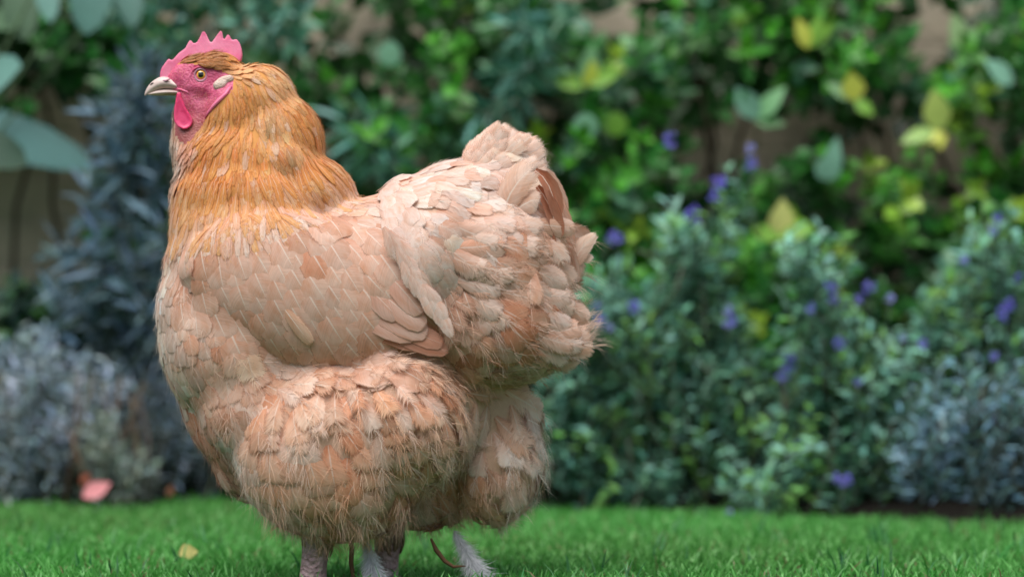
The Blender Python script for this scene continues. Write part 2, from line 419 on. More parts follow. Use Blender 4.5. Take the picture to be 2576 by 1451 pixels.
def climber(x0, x1, label, loc, nshoot, y0=-120, y1=1000, yel=.3):
    root = empty('climbing_shrub', PX(loc[0], loc[1], 1.66)*np.array([1, 1, 0]), label, 'shrub', 'climbing shrubs on the wall')
    fol, stm = Acc(), Acc(); k = 0; tries = 0
    # deep inner layer of old leaves by the wall, coloured dark as hollow shade
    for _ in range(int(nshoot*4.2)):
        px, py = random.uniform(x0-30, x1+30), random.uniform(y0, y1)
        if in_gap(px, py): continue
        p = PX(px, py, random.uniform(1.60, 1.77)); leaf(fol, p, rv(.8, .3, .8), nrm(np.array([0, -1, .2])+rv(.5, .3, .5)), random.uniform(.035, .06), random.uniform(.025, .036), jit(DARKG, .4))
    while k < nshoot and tries < nshoot*9:
        tries += 1
        px, py = random.uniform(x0, x1), random.uniform(y0, y1)
        if in_gap(px, py) and random.random() < .985: continue
        hollow = math.sin(px*.0105+1.3*math.sin(py*.009))*math.sin(py*.0135+px*.004+.8)
        if hollow < -.12 and random.random() < .92: continue
        k += 1
        r = random.random()
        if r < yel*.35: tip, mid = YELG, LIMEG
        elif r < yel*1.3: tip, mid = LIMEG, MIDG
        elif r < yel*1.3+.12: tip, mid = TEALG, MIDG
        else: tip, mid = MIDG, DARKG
        L = random.uniform(.05, .12)
        dv = np.array([random.gauss(0, .5), -random.uniform(.4, 1.2), random.uniform(-.1, .9)])
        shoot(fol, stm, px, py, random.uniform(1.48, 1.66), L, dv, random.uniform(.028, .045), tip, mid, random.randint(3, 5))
    # woody stems climbing up the wall
    for _ in range(5):
        px = random.uniform(x0, x1); pts = []; 
        for t in range(9): pts.append(PX(px, 1180-t*165, 1.74)*np.array([1, 1, 1])); px += random.uniform(-70, 70)
        tube(stm, pts, [.007*(1-.08*i) for i in range(9)], 6, fcol=(.06, .045, .03))
    fol.build('foliage', M['leaf'], root); stm.build('stem', M['stem'], root)
    return root
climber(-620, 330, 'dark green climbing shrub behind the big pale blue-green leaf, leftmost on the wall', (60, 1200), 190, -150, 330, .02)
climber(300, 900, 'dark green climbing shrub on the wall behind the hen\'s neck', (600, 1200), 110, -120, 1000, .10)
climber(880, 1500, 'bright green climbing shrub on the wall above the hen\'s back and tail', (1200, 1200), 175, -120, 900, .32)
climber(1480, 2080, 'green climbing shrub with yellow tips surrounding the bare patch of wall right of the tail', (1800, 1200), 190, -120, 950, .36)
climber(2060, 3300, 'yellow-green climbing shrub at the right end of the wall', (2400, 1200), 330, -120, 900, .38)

# single conspicuous leaves of the climbers are grown on their own small sprigs
def sprig(px, py, Y, items, label, cat='leafy shoot'):
    root = empty('leafy_shoot', PX(px, py, Y), label, cat, 'pale leafy shoots standing out from the wall')
    fol, stm = Acc(), Acc()
    tube(stm, [PX(px, py+70, Y+.10), PX(px, py+30, Y+.05), PX(px, py, Y)], [.002, .0018, .0012], 5, fcol=(.09, .11, .04))
    for ang, L, W, col, shp in items:
        a = math.radians(ang); leaf(fol, PX(px, py, Y)+rv(.002, .002, .002), (math.cos(a), -.25, math.sin(a)), (random.uniform(-.25, .25), -1, .35), L/1600, W/1600, col, shp, .15, .1)
    fol.build('foliage', M['leaf'], root); stm.build('stem', M['stem'], root)
T_ = (.20, .42, .30); YL = (.62, .66, .10); LG = (.20, .42, .05)
sprig(1905, 300, 1.42, [(125, 95, 62, T_, 'ovate'), (50, 105, 52, (.16, .38, .16), 'ovate'), (-10, 80, 40, MIDG, 'ovate')], 'pair of pale blue-green leaves above the bare patch of wall')
sprig(2360, 330, 1.42, [(100, 105, 70, (.45, .58, .14), 'ovate'), (200, 95, 45, (.22, .40, .06), 'ovate'), (-80, 50, 40, YL, 'ovate'), (215, 60, 30, YL, 'ovate')], 'large yellow-green upright leaf near the right edge')
sprig(1965, 600, 1.38, [(88, 95, 66, (.66, .68, .22), 'ovate'), (160, 75, 45, LG, 'ovate'), (20, 85, 40, LG, 'ovate')], 'creamy yellow leaf pair right of the loose tail feather')
sprig(2085, 460, 1.42, [(80, 110, 50, T_, 'lance'), (95, 60, 62, T_, 'round')], 'pale teal narrow leaf standing in the middle right')
sprig(1475, 215, 1.42, [(80, 110, 60, (.22, .46, .22), 'ovate'), (90, 70, 50, (.50, .60, .08), 'round'), (20, 90, 45, LG, 'ovate'), (170, 90, 45, LG, 'ovate')], 'pale green and yellow leaf rosette above the hen\'s tail')
sprig(985, 165, 1.42, [(90, 62, 60, (.22, .46, .30), 'round')], 'single round mint green leaf between the neck and the tail')
sprig(1470, 350, 1.42, [(90, 60, 62, (.22, .46, .30), 'round')], 'single round mint green leaf just right of the tail')
sprig(2430, 120, 1.42, [(110, 90, 50, (.40, .58, .28), 'ovate')], 'pale leaf in the top right corner of the photo')
sprig(2150, 250, 1.42, [(100, 75, 60, YL, 'ovate'), (150, 80, 40, (.24, .42, .2), 'ovate'), (-40, 60, 36, LG, 'ovate')], 'yellow leaf cluster in the upper right of the climber')
sprig(2540, 210, 1.42, [(140, 95, 62, T_, 'ovate')], 'blue-green leaf cut by the right edge of the photo')
sprig(2030, 120, 1.42, [(110, 80, 44, YL, 'ovate'), (40, 90, 45, LG, 'ovate'), (70, 80, 40, LG, 'ovate')], 'yellow-green leaf fan in the upper right beside the dark hollow')
sprig(1550, 345, 1.45, [(90, 60, 58, (.18, .40, .05), 'round')], 'small lime green round leaf right of the mint green one')

# narrow-leaved shrubs (whorls of long leaves)
def whorl_plant(name, label, Y, spots, leafL, leafW, cols, nper=11, grp=None, cat='shrub', mat='mattleaf', droop=.35, shape='lance'):
    px0, py0 = spots[0][:2]
    root = empty(name, PX(px0, py0, Y)*np.array([1, 1, 0]), label, cat, grp)
    fol, stm = Acc(), Acc()
    for sp in spots:
        px, py = sp[:2]; ux, uz = (sp[2], sp[3]) if len(sp) > 2 else (random.gauss(0, .5), .8)
        Yk = Y+random.uniform(-.06, .06); base = PX(px, py, Yk); d = nrm((ux, -.35, uz))
        pts = [base-d*.05*k-np.array([0, 0, .004*k*k]) for k in range(4)][::-1]
        tube(stm, pts, [.002]*4, 5, fcol=(.05, .07, .05))
        for k in range(nper):
            t = k/nper; q = base-d*.075*t; a = k*2.4
            s1 = nrm(np.cross(d, (0.3, 1, .2))); s2 = np.cross(d, s1)
            rad = s1*math.cos(a)+s2*math.sin(a)
            ld = nrm(rad*(.35+.9*t)+d*(.9-.75*t)+np.array([0, 0, -droop*t])+rv(.1, .1, .1))
            leaf(fol, q, ld, nrm(d*1.0-rad*.4+np.array([0, -.3, .3])), leafL*random.uniform(.75, 1.15), leafW*random.uniform(.8, 1.15), jit(random.choice(cols), .25), shape, .2, .2)
    fol.build('foliage', M[mat], root); stm.build('stem', M['stem'], root); return root
BL = [(.08, .15, .20), (.12, .21, .27), (.05, .10, .12), (.18, .28, .34)]
spots = [(310, 230), (260, 290, -.6, .3), (345, 330), (300, 400, .1, .2), (380, 300), (260, 470, -.6, -.3), (330, 520), (380, 430, .4, .1), (230, 560, -.8, 0), (290, 610, 0, -.4), (350, 640), (210, 650, -.6, .1), (260, 720, -.2, -.6), (330, 740), (390, 560), (170, 720, -.7, .1), (240, 800), (310, 830), (400, 700), (410, 240), (360, 180)]
whorl_plant('narrow_leaved_shrub', 'blue-grey narrow-leaved shrub hanging down left of the hen\'s neck', 1.32, spots+[(x+random.uniform(-40, 40), y+random.uniform(-40, 40)) for x, y, *_ in spots], .056, .0125, BL, 12)
TL = [(.07, .24, .17), (.11, .31, .23), (.04, .15, .09), (.18, .38, .28)]
spots = [(1330, 60, .1, -.2), (1350, 20, 0, 1), (1310, 120, -.1, -.6), (1280, 200, -.6, -.4), (1320, 240, 0, -.8), (1255, 180, -.7, .2), (1275, 280, .1, -1), (1210, 290, -.7, -.3), (1290, 60, -.6, .2), (1360, 110, .5, -.2), (1230, 380, -.3, .2), (960, 340, -.1, -.4), (900, 350, -.5, .1), (1000, 410, .5, -.1), (940, 420, 0, -.9), (880, 400, -.5, -.4), (860, 300, -.4, .4), (1010, 480, .2, -.7), (930, 300, 0, .5)]
whorl_plant('narrow_leaved_shrub', 'teal narrow-leaved shrub behind the hen\'s back, between its neck and tail', 1.42, spots, .060, .0125, TL, 10)
spots = [(x, y, random.uniform(-.7, .7), random.uniform(-.9, .3)) for x, y in [(650, 10), (700, 60), (760, 30), (600, 60), (560, 20), (370, 40), (400, 110), (350, 100), (460, 60), (440, 130), (330, 20), (390, 10), (740, 110), (720, 0), (660, 90)]]
whorl_plant('narrow_leaved_shrub', 'teal small-leaved shrub along the top edge above the hen\'s head', 1.42, spots, .042, .013, TL, 12)

# large round-leaved plant at the left edge
def big_leaf_plant():
    root = empty('broad_leaved_plant', PX(-60, 700, 1.12)*np.array([1, 1, 0]), 'plant with large smooth blue-green leaves reaching in from the left edge', 'plant')
    stm = Acc()
    L = [((-150, 300), (225, 400), 150, (.055, .16, .15), 1.40), ((-60, 235), (40, 160), 130, (.10, .24, .20), 1.10), ((-90, 350), (60, 400), 100, (.03, .08, .045), 1.16),
         ((110, -70), (125, 45), 62, (.09, .22, .18), 1.25), ((240, -90), (215, 75), 105, (.055, .16, .13), 1.25), ((40, -40), (60, 90), 90, (.035, .09, .04), 1.35), ((-40, 40), (40, 60), 70, (.05, .12, .05), 1.35), ((320, -60), (330, 60), 70, (.06, .15, .12), 1.35)]
    for (a, b), (c, d), W, col, Y in L:
        f = Acc(); p = PX(a, b, Y+.03); q = PX(c, d, Y-.02)
        leaf(f, p, q-p, (.15, -1, .55), np.linalg.norm(q-p), W*(Y+2)/F, col, 'round', .16, .10)
        f.build('leaf', M['mattleaf'], root)
        tube(stm, [PX(-150, 900, Y+.1), PX(-170+.3*a, (b+900)/2, Y+.07), p], [.004, .003, .002], 6, fcol=(.05, .09, .04))
    stm.build('stem', M['stem'], root)
big_leaf_plant()

# blue-flowered grey-green bushes on the right; lavender; grey shrubs
def bush(name, label, Y, blobs, n, leafL, leafW, cols, upw=.9, flowers=(), cat='bush', grp=None, stemcol=(.10, .11, .08), mat='mattleaf', stalk=.10):
    root = empty(name, PX(sum(b[0] for b in blobs)/len(blobs), 1290, Y)*np.array([1, 1, 0]), label, cat, grp)
    fol, stm = Acc(), Acc(); foot = np.array(root.location); foot[2] = .0
    wts = [b[2]*b[3] for b in blobs]
    for i in range(n):
        b = random.choices(blobs, wts)[0]
        for _ in range(6):
            ax, ay = random.uniform(-1, 1), random.uniform(-1, 1)
            if ax*ax+ay*ay < 1: break
        dep = math.sqrt(max(0, 1-ax*ax-ay*ay))
        px, py = b[0]+ax*b[2], b[1]+ay*b[3]
        q = PX(px, py, Y-dep*random.uniform(.3, 1.0)*.13+.03)
        if q[2] < .015: continue
        d = nrm(np.array([ax*.7+random.gauss(0, .35), -.4+random.gauss(0, .3), upw-ay*.2+random.gauss(0, .3)]))
        pts = [q-d*stalk*(1-t) for t in (0, .4, .75, 1)]
        if pts[0][2] < 0: pts[0][2] = 0.005
        if i % 2 == 0: tube(stm, pts, [.0013, .0012, .001, .0007], 4, fcol=jit(stemcol, .3))
        col0 = random.choice(cols)
        for k in range(7):
            t = k/6; c = q-d*stalk*.75*t; r = nrm(np.cross(d, rv()))
            leaf(fol, c, nrm(d*.7+r*.8+np.array([0, 0, -.1])), nrm(d-r*.3+np.array([0, -.4, .4])), leafL*random.uniform(.6, 1.2), leafW*random.uniform(.7, 1.2), jit(col0, .3), 'lance', .2, .2)
    for _ in range(14):       # woody base
        q = PX(random.choice(blobs)[0]+random.uniform(-90, 90), 1180, Y+random.uniform(-.05, .05)); q[2] = random.uniform(.08, .2)
        a = foot+np.array([random.uniform(-.04, .04)+(q[0]-foot[0])*.6, random.uniform(-.05, .05), 0])
        tube(stm, [a, (a+q)/2+rv(.01, .01, .01), q], [.004, .003, .002], 5, fcol=jit((.09, .07, .05), .3))
    fol.build('foliage', M[mat], root); stm.build('stem', M['stem'], root)
    for (px, py, r, c) in flowers:
        f = Acc(); cen = PX(px, py, Y-.12); R = .8*r*(Y+1.9)/F
        tube(f, [cen-np.array([0, 0, R*.9]), cen-np.array([0, -.03, R*.9+.06])], [.0012, .0012], 4, fcol=(.09, .15, .1))
        for k in range(int(16+r*.3)):
            o = nrm(rv())*R*random.uniform(.5, 1); o[2] *= 1.05; q = cen+o
            for j in range(4):
                leaf(f, q, nrm(nrm(o)*.6+rv(.8, .8, .8)), nrm(o+rv(.2, .2, .2)), R*.42, R*.26, jit(c, .3), 'round', .1, .1)
        f.build('flower_cluster', M['petal'], root)
    return root
CAR = [(.08, .24, .16), (.13, .33, .23), (.045, .15, .08), (.20, .42, .31), (.10, .26, .05)]
B1, B2, B3 = (.20, .17, .66), (.28, .27, .74), (.42, .44, .82)
bush('blue_flowered_bush', 'grey-green bush with blue flower heads close behind the hen\'s tail', 1.14,
     [(1480, 780, 130, 190), (1560, 900, 170, 200), (1440, 1000, 120, 190), (1560, 1130, 190, 150), (1700, 1200, 180, 80), (1330, 1120, 130, 120)], 520, .026, .009, CAR,
     flowers=[(1550, 598, 24, B2), (1592, 772, 22, B1), (1505, 805, 20, B2), (1505, 770, 13, B2), (1530, 825, 14, B3)], grp='blue-flowered bushes in the bed')
bush('blue_flowered_bush', 'tall grey-green bush with blue flower spikes in front of the bare wall patch', 1.13,
     [(1760, 650, 90, 120), (1740, 830, 140, 150), (1800, 960, 180, 150), (1830, 1090, 180, 130), (1850, 470, 30, 60), (1700, 560, 40, 70)], 520, .026, .009, CAR,
     flowers=[(1688, 355, 22, B2), (1890, 412, 22, B2), (1888, 375, 15, B3), (1808, 460, 26, B1), (1793, 495, 20, B2), (1745, 540, 26, B1), (1835, 805, 24, B2), (1830, 780, 15, B3), (1985, 915, 26, B1), (1970, 945, 20, B1), (2008, 1133, 28, B1), (1990, 1145, 18, B2)], grp='blue-flowered bushes in the bed')
bush('blue_flowered_bush', 'low spreading grey-green bush with blue flowers in the right half of the bed', 1.03,
     [(2080, 800, 120, 110), (2150, 930, 170, 140), (2090, 1100, 180, 160), (2250, 1110, 160, 160), (2000, 1200, 200, 80), (2050, 650, 90, 90)], 520, .025, .009, CAR,
     flowers=[(2090, 722, 19, B1), (2097, 752, 16, B2), (2187, 722, 19, B2), (2160, 752, 14, B2), (2238, 750, 15, B3), (2040, 775, 16, B1), (2112, 862, 20, B1), (2118, 1204, 28, B2), (1835, 1290, 10, B3), (2160, 960, 12, B2)], grp='blue-flowered bushes in the bed')
bush('blue_flowered_bush', 'grey-green bush with blue flower spikes cut by the right edge', 1.08,
     [(2500, 640, 90, 130), (2420, 800, 130, 120), (2540, 850, 120, 150), (2660, 900, 160, 200)], 330, .025, .009, CAR,
     flowers=[(2512, 548, 17, B1), (2498, 580, 17, B2), (2425, 655, 15, B2), (2560, 700, 15, B1), (2535, 765, 22, B1), (2523, 790, 20, B2), (2320, 865, 17, B2), (2270, 850, 12, B3), (2500, 895, 15, B2)], grp='blue-flowered bushes in the bed')
GREY = [(.08, .19, .22), (.13, .26, .31), (.05, .11, .12), (.20, .33, .43), (.06, .16, .12)]
bush('silver_grey_shrub', 'silver blue-grey shrub at the lower right edge of the bed', .95,
     [(2430, 1000, 130, 110), (2500, 1110, 130, 130), (2340, 1110, 110, 130), (2480, 1200, 160, 90), (2600, 1050, 120, 160)], 420, .022, .006, GREY)
bush('lavender', 'faded grey lavender bush at the left edge of the bed', 1.30,
     [(60, 960, 160, 150), (150, 1060, 170, 140), (30, 1110, 170, 120), (230, 960, 90, 80)], 560, .024, .0045, [(.27, .38, .46), (.38, .50, .60), (.18, .26, .30), (.52, .60, .70), (.17, .27, .27)], upw=1.2, grp='lavender bushes', stalk=.12)
bush('lavender', 'blue-grey lavender bush just left of the hen\'s breast', 1.36,
     [(370, 960, 110, 100), (430, 1060, 110, 110), (330, 1090, 90, 100), (560, 1060, 120, 130)], 400, .022, .0045, [(.14, .22, .27), (.20, .29, .34), (.09, .15, .17), (.26, .34, .40)], upw=1.1, grp='lavender bushes', stalk=.12)
bush('small_grey_green_bush', 'thin pale grey-green bush between the two lavender bushes', 1.24,
     [(260, 1110, 70, 80), (300, 1170, 100, 50)], 150, .02, .005, [(.20, .26, .22), (.28, .34, .30), (.14, .20, .15)], upw=1.1)
bush('low_green_bush', 'low dark green bush under the narrow-leaved shrub left of the hen', 1.50,
     [(120, 800, 200, 90), (330, 860, 120, 110), (520, 800, 140, 160)], 260, .04, .02, [(.03, .09, .05), (.04, .12, .03), (.05, .10, .09)], mat='leaf')
bush('low_green_bush', 'dark leafy bush at the foot of the wall behind the blue-flowered bushes', 1.52,
     [(1600, 1040, 240, 190), (2000, 1000, 260, 240), (2400, 960, 300, 300)], 420, .036, .018, [(.015, .05, .02), (.03, .09, .03), (.06, .13, .03)], mat='leaf')

bush('low_green_bush', 'mid green bush at the foot of the wall behind the hen\'s legs', 1.50,
     [(760, 1020, 200, 220), (1050, 1050, 220, 200), (1280, 1000, 160, 230)], 420, .034, .018, [(.015, .06, .03), (.03, .10, .05), (.05, .14, .07)], mat='leaf')
# fallen things on the lawn
def fallen(name, label, cat, px, py, Y, ang, L, W, col, shape='ovate', tilt=.5, z=None):
    a = Acc(); p = PX(px, py, Y); an = math.radians(ang)
    leaf(a, p, (math.cos(an), .1, math.sin(an)), (0, -1, tilt), L, W, col, shape, .25, .2)
    o = a.build(name, M['petal']); tag(o, label, cat); return o
fallen('fallen_petal', 'pink petal lying at the back edge of the lawn on the left', 'petal', 208, 1250, 1.06, 32, .042, .026, (.78, .30, .32), 'ovate', .5)
fallen('fallen_leaf', 'small yellow fallen leaf standing in the grass left of the hen\'s legs', 'leaf', 448, 1392, .26, 12, .020, .018, (.50, .46, .16), 'ovate', .6)
fallen('fallen_leaf', 'small brown curled leaf at the lawn edge below the hen\'s breast', 'leaf', 425, 1250, 1.08, 80, .018, .012, (.14, .06, .03), 'ovate', .4)
fallen('fallen_leaf', 'reddish brown leaf at the lawn edge just above the pink petal', 'leaf', 205, 1218, 1.15, 60, .02, .014, (.22, .06, .03), 'ovate', .4)

# ================================================================== THE HEN
hen = empty('hen', HP(900, 1480), 'large buff orange hen with a pink comb standing side-on on the lawn', 'chicken')

def remeshed(bm, voxel, smooth_it, fac=.6, keep=None):
    me = bpy.data.meshes.new('tmp'); bm.to_mesh(me); bm.free()
    o = bpy.data.objects.new('tmp', me); C.objects.link(o)
    r = o.modifiers.new('r', 'REMESH'); r.mode = 'VOXEL'; r.voxel_size = voxel; r.use_smooth_shade = True
    s = o.modifiers.new('s', 'SMOOTH'); s.iterations = smooth_it; s.factor = fac
    dg = bpy.context.evaluated_depsgraph_get(); ev = o.evaluated_get(dg)
    out = bpy.data.meshes.new_from_object(ev); out.materials.clear()
    bpy.data.objects.remove(o); bpy.data.meshes.remove(me)
    return out
def ellip(bm, cx, cyy, w, rx, ry, rw, rot=0):
    c = HP(cx, cyy, w)
    m = Matrix.Translation(c) @ Matrix.Rotation(math.radians(rot), 4, 'Y') @ Matrix.Diagonal((rx/S, rw/S, ry/S, 1))
    bmesh.ops.create_icosphere(bm, subdivisions=4, radius=1, matrix=m)

bm = bmesh.new()
for e in [  # cx, cy, w, rx, ry, rw, rot(clockwise seen from the camera)
    (512, 205, 0, 84, 66, 48, 5), (456, 206, 0, 42, 32, 21, 15), (545, 190, 0, 62, 58, 50, 0), (500, 262, 0, 60, 68, 42, 0), (466, 292, 0, 30, 58, 26, 0),
    (490, 360, 0, 58, 105, 50, 0), (600, 320, 0, 100, 150, 84, 0), (650, 270, 0, 97, 108, 82, 18), (694, 372, 0, 118, 136, 105, 18),
    (640, 450, 0, 196, 150, 130, 10), (650, 520, 0, 218, 130, 165, 10), (778, 498, 0, 118, 108, 130, 30), (725, 425, 0, 100, 84, 130, 35), (560, 420, 0, 100, 110, 98, 0),
    (640, 680, 0, 222, 200, 205, 0), (502, 560, 0, 70, 120, 110, 0), (652, 590, 0, 222, 125, 188, 0), (606, 850, 0, 200, 235, 215, -8), (525, 785, 0, 124, 170, 178, 0), (600, 760, 0, 150, 170, 222, 0), (575, 1020, 0, 112, 180, 92, -25), (630, 1140, 0, 100, 120, 70, -20),
    (980, 722, 0, 310, 228, 245, 0), (1045, 662, 0, 140, 214, 240, 0), (1095, 652, 0, 150, 225, 262, 12), (1180, 680, 0, 240, 240, 232, 0), (1230, 800, 0, 205, 180, 222, 0), (1310, 840, 0, 125, 95, 150, -20),
    (1150, 560, 0, 190, 150, 180, -20), (1255, 470, 0, 105, 120, 95, 30), (1310, 560, 0, 95, 150, 115, -12), (1290, 410, 0, 70, 70, 52, 0),
    (1340, 650, 0, 90, 130, 120, 0),
    (775, 1020, 0, 285, 240, 190, 0), (655, 1005, -42, 150, 170, 160, 0), (655, 1005, 42, 150, 170, 160, 0), (1000, 1000, 0, 230, 200, 190, 0), (1210, 1040, 60, 135, 150, 105, 0), (1245, 1160, 55, 116, 152, 105, 8), (1060, 1190, 70, 140, 120, 60, 0),
    (850, 1120, -115, 235, 215, 165, 0), (1000, 1050, -125, 165, 170, 158, 0), (860, 1220, -110, 185, 122, 120, 0), (768, 1120, -100, 164, 200, 140, -8),
    (850, 1120, 120, 232, 215, 165, 0), (1010, 1030, 130, 150, 150, 165, 0), (860, 1220, 110, 190, 110, 120, 0), (760, 1130, 100, 160, 200, 140, 0),
]: ellip(bm, *e)
body_me = remeshed(bm, .0028, 9)
body_me.name = 'body'
nv = len(body_me.vertices); co = np.zeros(nv*3); body_me.vertices.foreach_get('co', co); co = co.reshape(-1, 3)
# face skin detail: folds and puckers around the eye and the cheek, displaced along the side axis
bx_, bz_ = co[:, 0]*S+1288, 1480-co[:, 2]*S
def gauss(px, py, sx, sy): return np.exp(-((bx_-px)/sx)**2-((bz_-py)/sy)**2)
sgn = np.sign(co[:, 1]); disp = -gauss(512, 196, 19, 19)*7 + gauss(512, 168, 26, 9)*5 + gauss(500, 226, 24, 8)*4 + gauss(545, 238, 16, 12)*4-gauss(520, 255, 22, 12)*5 + gauss(562, 250, 8, 26)*5-gauss(478, 300, 16, 40)*8
disp += (np.sin(bx_*.55+bz_*.3)*np.sin(bz_*.7-bx_*.2))*1.1*(gauss(510, 220, 60, 60))
side_w = np.clip(np.abs(co[:, 1])*S/25, 0, 1)
co[:, 1] += sgn*disp*side_w/S
body_me.vertices.foreach_set('co', co.ravel())
SKIN = [(400, 205), (412, 180), (440, 168), (466, 163), (500, 170), (545, 180), (585, 192), (594, 205), (592, 238), (562, 268), (530, 298), (512, 330), (497, 352), (470, 372), (446, 345), (440, 290), (442, 240), (415, 225)]
def inpoly(x, y, P):
    r = False; j = len(P)-1
    for i in range(len(P)):
        if (P[i][1] > y) != (P[j][1] > y) and x < (P[j][0]-P[i][0])*(y-P[i][1])/(P[j][1]-P[i][1])+P[i][0]: r = not r
        j = i
    return r
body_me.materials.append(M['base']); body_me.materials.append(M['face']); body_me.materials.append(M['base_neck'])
for p in body_me.polygons:
    c = p.center; x, y = c[0]*S+1288, 1480-c[2]*S
    p.use_smooth = True
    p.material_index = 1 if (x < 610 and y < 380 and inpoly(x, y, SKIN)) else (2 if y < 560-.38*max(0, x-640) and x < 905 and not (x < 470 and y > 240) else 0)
body = link('body', body_me, hen)
bvh = BVHTree.FromPolygons([Vector(c) for c in co], [tuple(p.vertices) for p in body_me.polygons])

